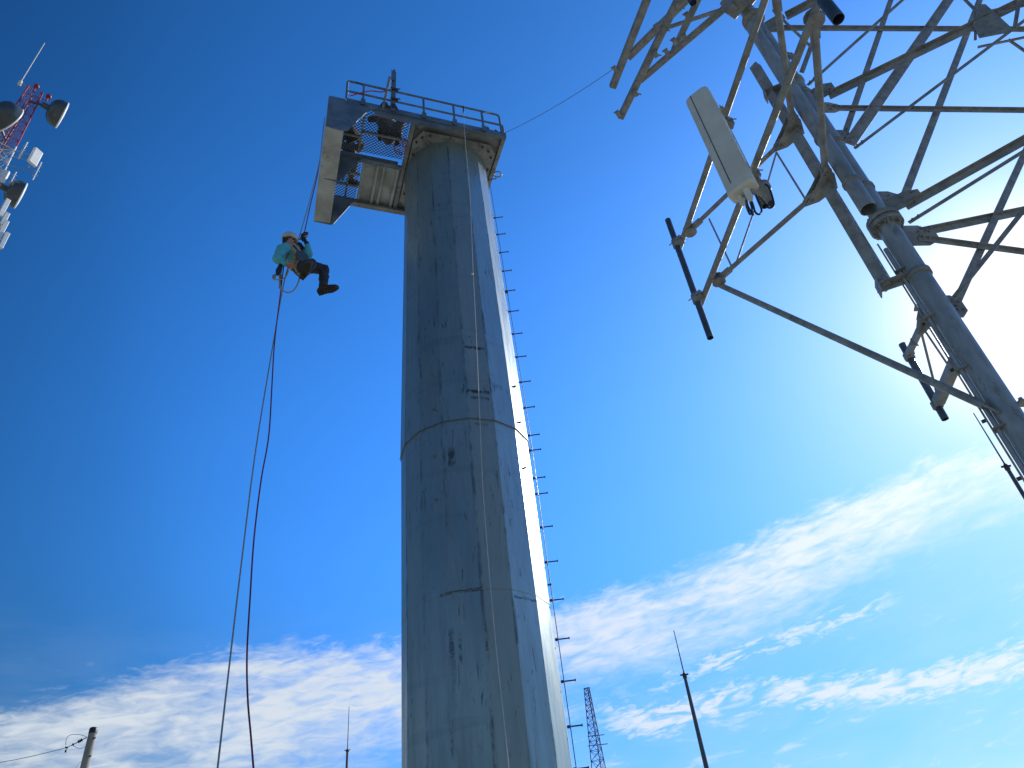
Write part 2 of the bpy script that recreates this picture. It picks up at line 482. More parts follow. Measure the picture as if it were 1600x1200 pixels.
    def build(s, name, material, parent=None):
        me = bpy.data.meshes.new(name)
        pts = s.v
        if parent is not None:
            im = WM[parent.name].inverted()
            pts = [im @ p for p in pts]
        me.from_pydata([tuple(p) for p in pts], [], s.f)
        me.polygons.foreach_set('use_smooth', s.s)
        me.materials.append(material)
        me.update()
        o = bpy.data.objects.new(name, me)
        col.objects.link(o)
        if parent is not None:
            o.parent = parent
            WM[o.name] = WM[parent.name]
        else:
            WM[o.name] = Matrix.Identity(4)
        return o


WM = {}


def tag(o, label, cat, group=None, kind=None):
    if label:
        o['label'] = label
    if cat:
        o['category'] = cat
    if group:
        o['group'] = group
    if kind:
        o['kind'] = kind
    return o


def thing(name, loc, label, cat, group=None, rz=0.0):
    o = bpy.data.objects.new(name, None)
    o.empty_display_size = 0.3
    col.objects.link(o)
    o.location = loc
    o.rotation_euler = (0, 0, rz)
    WM[o.name] = Matrix.Translation(V(loc)) @ Matrix.Rotation(rz, 4, 'Z')
    return tag(o, label, cat, group)


def solo(mb, name, material, label, cat, group=None, origin=None):   # a thing that is one mesh
    if origin is not None:
        origin = V(origin)
        mb.v = [p - origin for p in mb.v]
    o = mb.build(name, material)
    if origin is not None:
        o.location = origin
    return tag(o, label, cat, group)


def catmull(pts, n=8):
    pts = [V(p) for p in pts]
    P = [pts[0] * 2 - pts[1]] + pts + [pts[-1] * 2 - pts[-2]]
    o = []
    for i in range(1, len(P) - 2):
        for k in range(n):
            t_ = k / n
            a, b_, c_, d_ = P[i - 1], P[i], P[i + 1], P[i + 2]
            o.append(0.5 * ((2 * b_) + (c_ - a) * t_ + (2 * a - 5 * b_ + 4 * c_ - d_) * t_ ** 2 + (3 * b_ - a - 3 * c_ + d_) * t_ ** 3))
    o.append(pts[-1])
    return o


# ------------------------------------------------------------------ ground
gm = MB()
N = 60
gv, gf = [], []
for j in range(N + 1):
    for i in range(N + 1):
        x = ((i / N) * 2 - 1); y = ((j / N) * 2 - 1)
        x = 2500 * x * abs(x) ** 1.5; y = 2500 * y * abs(y) ** 1.5
        rr = math.hypot(x, y)
        z = 0.0 if rr < 140 else -0.02 * (rr - 140) + 3.0 * math.sin(x * 0.011) * math.cos(y * 0.013)
        gv.append((x, y, min(z, 0.0) if rr < 400 else z))
for j in range(N):
    for i in range(N):
        a = j * (N + 1) + i
        gf.append((a, a + 1, a + N + 2, a + N + 1))
gm.add(gv, gf, True)
tag(gm.build('ground', M['ground']), None, None, kind='structure')

# ------------------------------------------------------------------ big faceted pole
AX = V((-0.84, 9.46, 0))
PT = 14.97


def ring16(h, r):
    o = []
    for k in range(16):
        a = R(-90 + 4.5 + 5.1 + 22.5 * k)      # a bend almost facing the camera
        o.append(AX + V((math.cos(a) * r, math.sin(a) * r, h)))
    return o


pole = thing('steel_pole', AX, 'huge faceted grey steel pole rising up the middle to the platform', 'pole')
SEAM = aD(735, 652, 8.50).z
mb = MB()
hs_ = [0.05 + (SEAM + 0.25 - 0.05) * i / 6 for i in range(7)]
mb.rings([ring16(h, 1.003 - 0.0026 * h) for h in hs_], True, False)
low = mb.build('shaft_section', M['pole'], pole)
low['label'] = 'lower shaft section'
mb = MB()
hs_ = [SEAM + (PT - SEAM) * i / 8 for i in range(9)]
mb.rings([ring16(h, 0.996 - (h - SEAM) / (PT - SEAM) * 0.126) for h in hs_], True, False)
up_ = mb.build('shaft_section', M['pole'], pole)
up_['label'] = 'upper shaft section'
mb = MB()
rg = ring16(SEAM - 0.006, 1.0025)
mb.path(rg + [rg[0]], 0.0045, 6, False)
mb.build('slip_joint_edge', M['rail'], pole)
mb = MB()
hw = aD(735, 921, 8.5).z
rg = ring16(hw, 1.0035 - 0.0026 * hw)
mb.path(rg + [rg[0]], 0.0035, 6, False)
mb.build('weld_seam', M['galv'], pole)
mb = MB()
mb.rings([ring16(0.0, 1.35), ring16(0.06, 1.35)], True, False)
mb.build('base_plate', M['galv'], pole)
# step bolts down the right-hand side with the safety cable beside them
sb_y = [(775, 287), (783, 347), (788, 373), (794, 401), (799, 430), (803, 461), (809, 493), (815, 528), (820, 564), (827, 603), (833, 643), (841, 686), (845, 709), (853, 752), (855, 777), (860, 829), (870, 883), (880, 942), (888, 1003), (899, 1068), (910, 1138)]


def poleR(h):
    return (1.003 - 0.0026 * h) if h < SEAM else 0.996 - (h - SEAM) / (PT - SEAM) * 0.126


sbh = [aD(x - 18, y, 9.55).z for x, y in sb_y]
while sbh[-1] > 0.8:
    sbh.append(sbh[-1] - 0.46)
for k, h in enumerate(sbh):
    a = R(-90 + 5.1 + 85)
    rad = poleR(h) * math.cos(R(5))
    d = V((math.cos(a), math.sin(a), 0))
    p = AX + V((0, 0, h)) + d * (rad - 0.01)
    mb = MB()
    mb.tube(p, p + d * 0.19, 0.0095, 8)
    mb.tube(p + d * 0.178, p + d * 0.19, 0.017, 8)
    mb.tube(p + d * 0.005, p + d * 0.035, 0.019, 6)
    mb.build('step_bolt', M['bolt'], pole)
mb = MB()
a = R(-90 + 5.1 + 80)
d = V((math.cos(a), math.sin(a), 0))
pts = [AX + d * (poleR(h) + 0.030) + V((0, 0, h)) for h in (14.7, 12.5, 10, 8.0, 6, 4, 2, 0.4)]
mb.path(pts, 0.006, 6)
for h in (14.6, 11.2, 5.6, 2.0):
    p = AX + d * poleR(h) + V((0, 0, h))
    mb.bar(p - d * 0.01, p + d * 0.045, 0.04, 0.012)
mb.build('safety_cable', M['dark_pipe'], pole)
# small threaded ports with pale nuts
for (x, y) in [(674, 585), (677, 640), (678, 713), (681, 781), (804, 604), (812, 660), (820, 731)]:
    # march the ray to the pole surface
    r_ = ray(x, y)
    tt = 6.0
    for _ in range(4000):
        p = CAM + r_ * tt
        if math.hypot(p.x - AX.x, p.y - AX.y) < poleR(p.z) * math.cos(R(11.25)) + 0.010:
            break
        tt += 0.005
    nn = V((p.x - AX.x, p.y - AX.y, 0)).normalized()
    mb = MB()
    mb.tube(p - nn * 0.04, p + nn * 0.018, 0.017, 8)
    mb.tube(p + nn * 0.018, p + nn * 0.026, 0.009, 8)
    mb.build('threaded_port', M['frame'] if x < 750 else M['bolt'], pole)
solo(MB().box(AX + V((0, 0, -0.12)), 3.6, 3.6, 0.235), 'concrete_pad', M['concrete'], 'pale square concrete pad under the huge grey pole', 'concrete pad')

# ------------------------------------------------------------------ platform (local x = along the railing, y = away from camera)
PA = R(21.66)
PB = V((AX.x, AX.y, 15.0))
plat = thing('work_platform', PB, 'weathered steel work platform with railing and deep left beam on top of the pole', 'platform', rz=PA)
UD = V((math.cos(PA), math.sin(PA), 0))
VD = V((math.sin(PA), -math.cos(PA), 0))


def L(u, v, z):
    return PB + UD * u + VD * v + V((0, 0, z))


def lbox(mb, u0, u1, v0, v1, z0, z1):
    return mb.prism([L(u0, v0, z0), L(u1, v0, z0), L(u1, v1, z0), L(u0, v1, z0)], V((0, 0, z1 - z0)))


# deep box beam at the left end
mb = MB()
lbox(mb, -2.60, -2.58, -1.00, 1.21, -0.96, 0.13)
lbox(mb, -2.58, -2.27, -1.00, 1.21, -0.96, -0.94)
lbox(mb, -2.29, -2.27, -1.00, 1.19, -0.94, -0.30)
deep = mb.build('deep_beam', M['soffit'], plat)
for v in (1.198, 0.06, -1.03):
    mb = MB()
    poly = [L(-2.595, v, -0.955), L(-2.27, v, -0.975), L(-2.20, v, -0.94), L(-1.84, v, -0.13), L(-1.76, v, -0.06), L(-1.70, v, -0.01), L(-1.70, v, 0.02), L(-2.59, v, 0.02)]
    if v > 1:
        poly = poly[:-2] + [L(-1.70, v, 0.0), L(-2.24, v, 0.0), L(-2.30, v, 0.10), L(-2.56, v, 0.10), L(-2.60, v, 0.06)]
    mb.prism(poly, VD * 0.022)
    mb.build('gusset_plate', M['fascia'], plat)
# perimeter channels


def channel(mb, u0, v0, u1, v1, inw, z0, z1, fl=0.075, th=0.012):
    # web on the outside, flanges pointing to inw
    iu, iv = inw
    a, b_ = L(u0, v0, z0), L(u1, v1, z0)
    off = UD * iu + VD * iv
    h = V((0, 0, z1 - z0))
    mb.prism([a, b_, b_ + off * th, a + off * th], h)
    mb.prism([a + off * th, b_ + off * th, b_ + off * fl, a + off * fl], V((0, 0, th)))
    mb.prism([a + off * th + h, b_ + off * th + h, b_ + off * fl + h, a + off * fl + h], V((0, 0, -th)))


mb = MB(); channel(mb, -2.26, 1.22, 0.98, 1.22, (0, -1), 0.0, 0.15); mb.build('edge_channel', M['fascia'], plat)
mb = MB(); channel(mb, 0.98, 1.205, 0.98, -1.17, (-1, 0), 0.001, 0.149); mb.build('edge_channel', M['frame'], plat)
mb = MB(); channel(mb, -2.26, -1.19, 0.98, -1.19, (0, 1), 0.0, 0.15, 0.09); mb.build('edge_channel', M['frame'], plat)
# lower support channels
mb = MB(); lbox(mb, -1.70, -0.16, 1.13, 1.19, -0.115, -0.004); mb.build('support_channel', M['fascia'], plat)
mb = MB(); lbox(mb, -2.26, -1.06, 0.02, 0.10, -0.09, 0.05); lbox(mb, -2.26, -0.96, -0.06, 0.018, 0.0, 0.06); mb.build('support_channel', M['fascia'], plat)
mb = MB(); lbox(mb, -2.26, -0.55, -1.15, -1.04, -0.07, -0.004); mb.build('support_channel', M['frame'], plat)
# cross beams running away from the camera
mb = MB()
lbox(mb, -0.96, -0.945, -1.10, 1.12, 0.0, 0.14); lbox(mb, -0.945, -0.885, -1.10, 1.12, 0.0, 0.012)
mb.build('cross_beam', M['frame'], plat)
# ribbed plate beside the far grating
mb = MB(); lbox(mb, -1.76, -0.965, -1.095, -0.065, 0.088, 0.10); mb.build('deck_plate', M['soffit'], plat)
for u in (-1.755, -1.47, -1.335, -1.05):
    mb = MB(); lbox(mb, u, u + 0.05, -1.095, -0.065, 0.012, 0.086); mb.build('stiffener', M['soffit'], plat)
mb = MB(); lbox(mb, -0.94, 0.90, -1.09, 1.11, 0.086, 0.098); mb.build('deck_plate', M['frame'], plat)
# octagonal flange on the pole top
mb = MB()
poly = [(-0.86, 0.30 + 0.4), (-0.70, 0.97), (0.70, 0.97), (0.86, 0.80), (0.86, -0.80), (0.70, -0.97), (-0.70, -0.97), (-0.86, -0.80)]
mb.prism([L(u, v, -0.028) for u, v in reversed(poly)], V((0, 0, 0.024)))
fl = mb.build('flange_plate', M['frame'], plat)
for (u, v) in [(-0.55, 0.91), (-0.70, 0.83), (-0.79, 0.70), (0.55, 0.91), (0.70, 0.83), (0.79, 0.70), (0.80, 0.40), (0.80, -0.1), (-0.80, 0.4), (-0.8, -0.1), (-0.79, -0.6)]:
    MB().bolts(L(u, v, -0.03), (0, 0, -1), 0.024, 0.03).build('anchor_bolt', M['bolt'], fl)
# gratings (expanded metal)


def mesh_grating(u0, u1, v0, v1, z, along='u', cell=(0.075, 0.034)):
    mb = MB()
    cu, cv_ = cell
    if along == 'u':
        nrow = int((v1 - v0) / cv_); ncol = int((u1 - u0) / (cu / 2))
    else:
        nrow = int((u1 - u0) / cv_); ncol = int((v1 - v0) / (cu / 2))
    for r_ in range(nrow + 1):
        for c_ in range(ncol):
            s0 = (c_ + r_) % 2; s1 = 1 - s0
            if along == 'u':
                p = (u0 + c_ * cu / 2, v0 + (r_ + s0 * 0.9) * cv_); q = (u0 + (c_ + 1) * cu / 2, v0 + (r_ + s1 * 0.9) * cv_)
            else:
                p = (u0 + (r_ + s0 * 0.9) * cv_, v0 + c_ * cu / 2); q = (u0 + (r_ + s1 * 0.9) * cv_, v0 + (c_ + 1) * cu / 2)
            if max(p[1], q[1]) > v1 or max(p[0], q[0]) > u1:
                continue
            mb.bar(L(p[0], p[1], z), L(q[0], q[1], z), 0.011, 0.012)
    return mb.build('grating', M['grate'], plat)


mesh_grating(-2.25, -0.97, 0.11, 1.13, 0.135, 'u')
mesh_grating(-2.25, -1.77, -1.09, -0.07, 0.135, 'v')
for (u0, u1, v0, v1) in [(-1.90, -1.86, 0.11, 1.13), (-1.88, -0.97, 0.58, 0.62), (-2.25, -1.90, 0.45, 0.49), (-2.02, -1.985, -1.09, -0.07), (-2.25, -1.77, -0.45, -0.41), (-2.25, -1.77, -0.75, -0.71)]:
    mb = MB(); lbox(mb, u0, u1, v0, v1, 0.07, 0.125); mb.build('bearing_bar', M['frame'], plat)
# railing along the near edge
RV = 1.225
rail = MB()
pts = [L(-2.27, RV, 0.14), L(-2.27, RV, 0.70), L(-2.255, RV, 0.755), L(-2.20, RV, 0.775), L(0.82, RV, 0.775), L(0.865, RV, 0.755), L(0.885, RV, 0.70), L(0.885, RV, 0.14)]
rail.path(pts, 0.0225, 10)
rl = rail.build('handrail', M['rail'], plat)
mb = MB()
mb.path([L(-2.265, RV, 0.30), L(-2.25, RV, 0.375), L(-2.2, RV, 0.40), L(0.87, RV, 0.40), L(0.925, RV, 0.38), L(0.945, RV - 0.03, 0.30), L(0.95, RV - 0.06, 0.14)], 0.021, 10)
mb.build('mid_rail', M['rail'], plat)
for u in (-1.95, -0.74, -0.11, 0.50):
    mb = MB(); mb.bar(L(u, RV, 0.14), L(u, RV, 0.76), 0.036, 0.036, UD); mb.bar(L(u, RV + 0.022, -0.02 + 0.03), L(u, RV + 0.022, 0.2), 0.09, 0.01, VD)
    mb.build('rail_post', M['fascia'], plat)
# pair of tall davit angles
mb = MB()
mb.angle(L(-1.37, 1.27, 0.0), L(-1.355, 1.27, 1.50), 0.10, 0.012, VD)
mb.prism([L(-1.42, 1.275, 1.1), L(-1.32, 1.275, 1.1), L(-1.325, 1.275, 1.52), L(-1.36, 1.275, 1.56), L(-1.40, 1.275, 1.40)], VD * 0.012)
mb.build('davit_post', M['fascia'], plat)
mb = MB()
mb.bar(L(-1.56, 1.24, 0.05), L(-1.44, 1.24, 1.25), 0.05, 0.05, VD)
mb.build('davit_post', M['frame'], plat)
for z in (0.40, 0.775):
    mb = MB(); mb.bar(L(-1.42, 1.27, z), L(-1.27, 1.27, z), 0.05, 0.05); mb.bolts(L(-1.28, 1.30, z), UD, 0.012, 0.05); mb.build('rail_clamp', M['bolt'], plat)
for u in (-1.53, -1.36):
    mb = MB(); mb.prism([L(u - 0.09, 1.245, 0.10), L(u + 0.09, 1.245, 0.10), L(u + 0.04, 1.245, 0.24), L(u - 0.04, 1.245, 0.24)], VD * 0.02); mb.build('foot_plate', M['bolt'], plat)
# small upright bits at the right end, lifting eye on the right side
for u, hh in ((0.30, 0.24), (0.62, 0.34), (0.80, 0.30)):
    mb = MB(); mb.prism([L(u - 0.05, 1.10, 0.10), L(u + 0.05, 1.10, 0.10), L(u + 0.035, 1.10, hh), L(u - 0.02, 1.10, hh + 0.03)], VD * 0.05); mb.build('lug', M['fascia'], plat)
mb = MB()
cc = L(1.07, 0.28, 0.05)
mb.path([cc + UD * (0.085 * math.cos(a_)) + VD * (0.07 * math.sin(a_)) for a_ in [R(x) for x in range(200, -201 + 0, -20)]][:19], 0.016, 8)
mb.build('lifting_eye', M['galv'], plat)

# things on the railing
hk = thing('pulley_hook', L(0.10, RV, 0.775), 'small dark pulley hanging from the top rail with a thin line', 'pulley')
MB().tube(L(0.10, RV + 0.02, 0.775), L(0.10, RV + 0.02, 0.64), 0.014, 8).build('shackle', M['bolt'], hk)
MB().lathe(L(0.10, RV, 0.60), UD + VD * 0.2, [(0.02, -0.012), (0.035, -0.01), (0.035, 0.01), (0.02, 0.012)], 14).build('sheave', M['black'], hk)
mb = MB()
mb.path(catmull([L(-2.2, 1.2, 0.28), L(-1.95, 1.26, 0.42), L(-1.8, 1.28, 0.50), L(-1.62, 1.28, 0.54), L(-1.5, 1.28, 0.64)], 5), 0.012, 6)
solo(mb, 'anchor_sling', M['redgear'], 'red webbing sling tied between the railing and the tall post', 'sling')
mb = MB()
mb.path(catmull([L(-2.1, 1.25, 0.76), L(-2.05, 1.27, 0.70), L(-1.97, 1.26, 0.66)], 5), 0.010, 6)
solo(mb, 'rope_tail', M['black'], 'short black rope tail under the left end of the top rail', 'rope')
solo(MB().path([L(0.56, RV + 0.03, 0.72), L(0.62, RV + 0.05, 0.70), L(0.68, RV + 0.05, 0.72)], 0.014, 8), 'carabiner', M['alloy'], 'bright carabiner clipped near the right end of the top rail', 'carabiner')

# haul line down the front of the pole
mb = MB()
pp = [L(0.10, RV + 0.01, 0.60), aD(727, 222, 8.12), aD(734, 300, 8.25), aD(739, 420, 8.32), aD(743, 500, 8.38), aD(750, 660, 8.42), aD(757, 800, 8.42), aD(774, 1000, 8.40), aD(795, 1200, 8.36)]
last = pp[-1]
pp.append(V((last.x + 0.03, last.y - 0.02, 0.03)))
mb.path(catmull(pp, 8), 0.005, 6)
mb.ball(aD(737.5, 428, 8.31), 0.022)
solo(mb, 'haul_line', M['cable_white'], 'thin pale line hanging down the front face of the pole', 'line')

# gear bags on the deck seen through the mesh


def limbs(mb, chain):        # chain: [(point, radius), ...] tapered and rounded at every joint
    for (p, r), (q, r2) in zip(chain[:-1], chain[1:]):
        mb.tube(p, q, r, 14, r2)
    for p, r in chain:
        mb.ball(p, r, n=12)
    return mb


def skin(o, vox=0.012, sm=4):
    md = o.modifiers.new('join', 'REMESH')
    md.mode = 'VOXEL'
    md.voxel_size = vox
    md.use_smooth_shade = True
    s_ = o.modifiers.new('smooth', 'SMOOTH')
    s_.iterations = sm
    s_.factor = 0.5
    if vox >= 0.014:
        tx = bpy.data.textures.get('folds') or bpy.data.textures.new('folds', 'CLOUDS')
        tx.noise_scale = 0.07
        dm = o.modifiers.new('folds', 'DISPLACE')
        dm.texture = tx
        dm.strength = 0.035
        dm.mid_level = 0.5
    return o


def hand(mb, wrist, fwd, palm_n, curl=1.0, side=1, s=1.0):
    """palm, four bent fingers of different lengths, thumb from the side of the palm"""
    wrist = V(wrist); f = V(fwd).normalized(); n = V(palm_n); n = (n - f * n.dot(f)).normalized(); sd = f.cross(n) * side
    pc = wrist + f * 0.05 * s
    for k in range(4):
        off = sd * (k - 1.5) * 0.021 * s
        base = wrist + f * 0.095 * s + off
        mb.tube(wrist + off * 0.6, base, 0.017 * s, 8, 0.012 * s)
        ln = (0.032, 0.037, 0.034, 0.026)[k] * s
        d = f.copy(); p = base
        for j in range(3):
            an = R(38) * curl * (1 if j else 0.7)
            ax_ = sd * side
            d = (Matrix.Rotation(-an * side, 3, sd) @ d).normalized()
            q = p + d * ln * (1, 0.75, 0.6)[j]
            mb.tube(p, q, 0.0105 * s, 8, 0.009 * s); mb.ball(q, 0.0095 * s, n=6)
            p = q
    tb = wrist + f * 0.03 * s + sd * -0.03 * s
    t1 = tb + (f * 0.5 - sd * 0.8 + n * 0.4).normalized() * 0.035 * s
    t2 = t1 + (f * 0.8 - sd * 0.1 + n * 0.7).normalized() * 0.03 * s
    mb.tube(tb, t1, 0.014 * s, 8, 0.012 * s); mb.tube(t1, t2, 0.012 * s, 8, 0.009 * s); mb.ball(t1, 0.012 * s, n=6); mb.ball(t2, 0.009 * s, n=6)
    return mb


def boot(mb, ankle, toe, up, s=1.0):
    a, t_ = V(ankle), V(toe)
    d = (t_ - a); u = V(up).normalized(); d = (d - u * d.dot(u)).normalized()
    sd = d.cross(u)
    heel = a - d * 0.055 * s - u * 0.075 * s
    tip = a + d * 0.20 * s - u * 0.075 * s
    mb.tube(a + u * 0.13 * s, a - u * 0.02 * s, 0.062 * s, 14, 0.056 * s)
    mb.ball(a, 0.057 * s, n=10)
    mb.tube(a - u * 0.01, heel + u * 0.02, 0.052 * s, 12, 0.045 * s)
    mb.tube(a - u * 0.02, tip + u * 0.015, 0.054 * s, 12, 0.044 * s)
    mb.ball(heel + u * 0.015, 0.044 * s, n=8)
    mb.ball(tip + u * 0.008, 0.047 * s, sc=(1, 1, 0.8), n=10)
    sole = []
    for k in range(20):
        an = 2 * math.pi * k / 20
        x = math.cos(an); y = math.sin(an)
        wd = 0.044 + 0.006 * (x > 0.2) - 0.004 * (abs(x) < 0.2)
        sole.append(a + d * (0.0725 + x * 0.152) * s + sd * y * wd * s * (1.1 - 0.12 * abs(x)) - u * 0.105 * s)
    sm_ = MB().prism(sole, u * 0.026 * s)
    sm_.prism([p_ for p_ in [a + d * k_[0] * s + sd * k_[1] * s - u * 0.122 * s for k_ in [(-0.07, -0.036), (0.0, -0.036), (0.0, 0.036), (-0.07, 0.036)]]], u * 0.02 * s)
    return sm_


# ------------------------------------------------------------------ hanging climber
def climber():
    pel = aD(471, 417, 7.90)
    t = thing('person', pel, 'climber in teal shirt, tan harness and cream helmet hanging from ropes in mid air', 'person')
    bel = aD(463, 408, 7.88); ch = aD(452, 396, 7.87); nk = aD(449, 386.5, 7.84); hd = aD(452.5, 376.5, 7.79)
    sL = aD(440.5, 391, 7.70); eL = aD(432.5, 405, 7.60); wL = aD(447, 413.5, 7.58)
    sR = aD(460, 391, 8.00); eR = aD(482, 398, 7.98); wR = aD(479.5, 381, 7.93)
    hL = aD(470, 421, 7.80); kL = aD(487, 412, 7.44); aL = aD(478, 424, 7.40); tL = aD(471, 431, 7.28)
    hR = aD(474, 416, 8.00); kR = aD(506.5, 421, 7.95); aR = aD(505, 449, 7.95); tR = aD(526, 456, 7.86)
    tor = (nk - pel).normalized()
    face = V((0.62, -0.66, -0.05)).normalized()
    up_h = (hd - nk).normalized() * 0.75 + V((0, 0, 0.5)); up_h.normalize()
    fc = (face - up_h * face.dot(up_h)).normalized()
    sdh = fc.cross(up_h)
    # one continuous body
    mb = MB()
    limbs(mb, [(pel, 0.115), (bel, 0.105), (ch, 0.125), (nk - tor * 0.05, 0.07), (nk, 0.055), (hd - up_h * 0.03, 0.052)])
    mb.ball(hd, 0.088, sc=(0.95, 0.95, 1.12), n=16)
    mb.ball(hd + fc * 0.035 - up_h * 0.055, 0.055, n=12)
    mb.ball(hd + fc * 0.094 - up_h * 0.012, 0.017, n=8)        # nose
    mb.tube(hd + fc * 0.085 + up_h * 0.02, hd + fc * 0.096 - up_h * 0.012, 0.010, 8, 0.014)
    mb.ball(hd + fc * 0.075 - up_h * 0.055, 0.020, n=8)        # mouth / lips
    for sg in (-1, 1):
        mb.ball(hd + sdh * 0.085 * sg - up_h * 0.005, 0.022, sc=(0.7, 0.7, 1.2), n=8)   # ears
    limbs(mb, [(ch, 0.09), (sL, 0.068), (eL, 0.046), (wL, 0.030)])
    limbs(mb, [(ch, 0.09), (sR, 0.068), (eR, 0.046), (wR, 0.030)])
    limbs(mb, [(pel, 0.10), (hL, 0.095), (kL, 0.062), (aL, 0.042)])
    limbs(mb, [(pel, 0.10), (hR, 0.095), (kR, 0.062), (aR, 0.042)])
    hand(mb, wR, (aD(473.5, 369, 7.90) - wR), V((-1, 0.1, 0.1)), 1.1, 1)
    hand(mb, wL, V((0.9, 0.1, -0.25)), V((0, 0.2, 1)), 0.8, -1)
    skin(mb.build('body', M['skin'], t), 0.009, 2)
    # shirt
    mb = MB()
    limbs(mb, [(pel + tor * 0.06, 0.128), (bel, 0.128), (ch, 0.148), (nk - tor * 0.06, 0.095), (nk - tor * 0.015, 0.068)])
    mid = (sL + sR) / 2
    limbs(mb, [(mid, 0.12), (sL, 0.088), ((sL + eL) / 2 + V((0, 0, -0.012)), 0.078), (eL, 0.066), (eL.lerp(wL, 0.45), 0.062), (eL.lerp(wL, 0.85), 0.044)])
    limbs(mb, [(mid, 0.12), (sR, 0.088), ((sR + eR) / 2, 0.073), (eR, 0.064), (eR.lerp(wR, 0.5), 0.056), (eR.lerp(wR, 0.8), 0.044)])
    sh = skin(mb.build('shirt', M['teal'], t), 0.014, 3)
    # trousers
    mb = MB()
    limbs(mb, [(bel.lerp(pel, 0.6), 0.128), (pel, 0.135)])
    limbs(mb, [(pel, 0.125), (hL, 0.112), (hL.lerp(kL, 0.5), 0.095), (kL, 0.078), (kL.lerp(aL, 0.5), 0.070), (aL, 0.060)])
    limbs(mb, [(pel, 0.125), (hR, 0.112), (hR.lerp(kR, 0.5) + V((0, 0, 0.01)), 0.098), (kR, 0.080), (kR.lerp(aR, 0.4), 0.074), (kR.lerp(aR, 0.75), 0.066), (aR, 0.064)])
    skin(mb.build('trousers', M['trouser'], t), 0.014, 3)
    # boots
    for an, to, upv in ((aL, tL, (kL - aL)), (aR, tR, (kR - aR))):
        mb = MB(); so_ = boot(mb, an, to, upv, 1.02)
        bo = skin(mb.build('boot', M['leather'], t), 0.009, 2)
        so_.build('sole', M['sole'], bo)
    # gloves
    mb = MB(); hand(mb, wR, (aD(473.5, 369, 7.90) - wR), V((-1, 0.1, 0.1)), 1.1, 1, 1.35); mb.tube(wR - (aD(473.5, 369, 7.90) - wR).normalized() * 0.03, wR + (aD(473.5, 369, 7.90) - wR).normalized() * 0.03, 0.038, 12)
    skin(mb.build('glove', M['black'], t), 0.008, 1)
    # helmet
    mb = MB()
    ho = hd + up_h * 0.022 - fc * 0.008
    prof = [(0.122, -0.012), (0.126, 0.0), (0.124, 0.03), (0.112, 0.065), (0.088, 0.095), (0.05, 0.114), (0.012, 0.119)]
    mb.lathe(ho, up_h, prof, 24)
    he = mb.build('helmet', M['helmet'], t)
    mb = MB()
    br = [ho + fc * (0.115 * math.cos(a_)) + sdh * (0.115 * math.sin(a_)) - up_h * 0.004 for a_ in [R(x) for x in range(-60, 61, 15)]]
    brf = [ho + fc * (0.115 * math.cos(a_) + 0.04 * math.cos(a_)) + sdh * (0.12 * math.sin(a_)) - up_h * 0.016 for a_ in [R(x) for x in range(60, -61, -15)]]
    mb.prism(br + brf, up_h * 0.006)
    mb.build('brim', M['helmet'], he)
    for k in (-1, 0, 1):
        mb = MB(); c0 = ho + up_h * 0.085 + sdh * 0.05 * k; mb.bar(c0 - fc * 0.05 + up_h * 0.012, c0 + fc * 0.045 + up_h * 0.012, 0.016, 0.02, up_h); mb.build('vent', M['black'], he)
    mb = MB()
    for sg in (-1, 1):
        mb.path([ho + sdh * 0.105 * sg, hd + sdh * 0.093 * sg - up_h * 0.05 + fc * 0.02, hd - up_h * 0.115 + fc * 0.05 + sdh * 0.015 * sg], 0.009, 6)
    mb.path([ho + sdh * 0.105 - fc * 0.03, hd - fc * 0.10 - up_h * 0.05, ho - sdh * 0.105 - fc * 0.03], 0.009, 6)
    mb.build('chin_strap', M['black'], he)
    mb = MB(); mb.ball(hd - fc * 0.018 - up_h * 0.01, 0.100, sc=(1, 1, 1.0), n=14)
    mb.build('hair', M['hair'], t)
    mb = MB()
    for sg in (-1, 1):
        mb.ball(hd + fc * 0.088 + sdh * 0.032 * sg + up_h * 0.014, 0.022, sc=(1, 1, 0.75), n=8)
        mb.path([hd + fc * 0.085 + sdh * 0.05 * sg + up_h * 0.016, hd + sdh * 0.092 * sg + up_h * 0.016], 0.005, 5)
    mb.tube(hd + fc * 0.094 + sdh * 0.012 + up_h * 0.018, hd + fc * 0.094 - sdh * 0.012 + up_h * 0.018, 0.005, 6)
    mb.build('sunglasses', M['lens'], t)
    # harness: chest vest, belt, shoulder straps, leg loops
    frt = face
    mb = MB()
    a_ = ch + frt * 0.115
    sdw = tor.cross(frt).normalized()
    mb.path([sR + V((0, 0, 0.03)) - sdw * 0.0, ch + frt * 0.13 + tor * 0.05 + sdw * -0.05, bel + frt * 0.12 + sdw * -0.03, pel + frt * 0.12], [0.030, 0.045, 0.05, 0.045], 8)
    mb.path([sL + V((0.01, 0, 0.03)), ch + frt * 0.13 + tor * 0.05 + sdw * 0.05, bel + frt * 0.12 + sdw * 0.03, pel + frt * 0.12], [0.030, 0.045, 0.05, 0.045], 8)
    for p_ in (ch + frt * 0.12, bel + frt * 0.115):
        mb.bar(p_ - sdw * 0.11, p_ + sdw * 0.11, 0.06, 0.05, frt)
    for k in (0.0, 0.03):
        cen = pel.lerp(bel, 0.55)
        mb.path([cen + (frt * math.cos(q) + sdw * math.sin(q)) * (0.142) + tor * (k - 0.02) for q in [R(z) for z in range(0, 361, 20)]], 0.022, 8, False)
    for (h_, k_) in ((hL, kL), (hR, kR)):
        dd = (k_ - h_).normalized(); aa = dd.orthogonal().normalized(); bb = dd.cross(aa); cen = h_.lerp(k_, 0.22)
        mb.path([cen + (aa * math.cos(q) + bb * math.sin(q)) * 0.112 for q in [R(z) for z in range(0, 361, 24)]], 0.020, 8, False)
    hn = mb.build('harness', M['tan'], t)
    mb = MB()
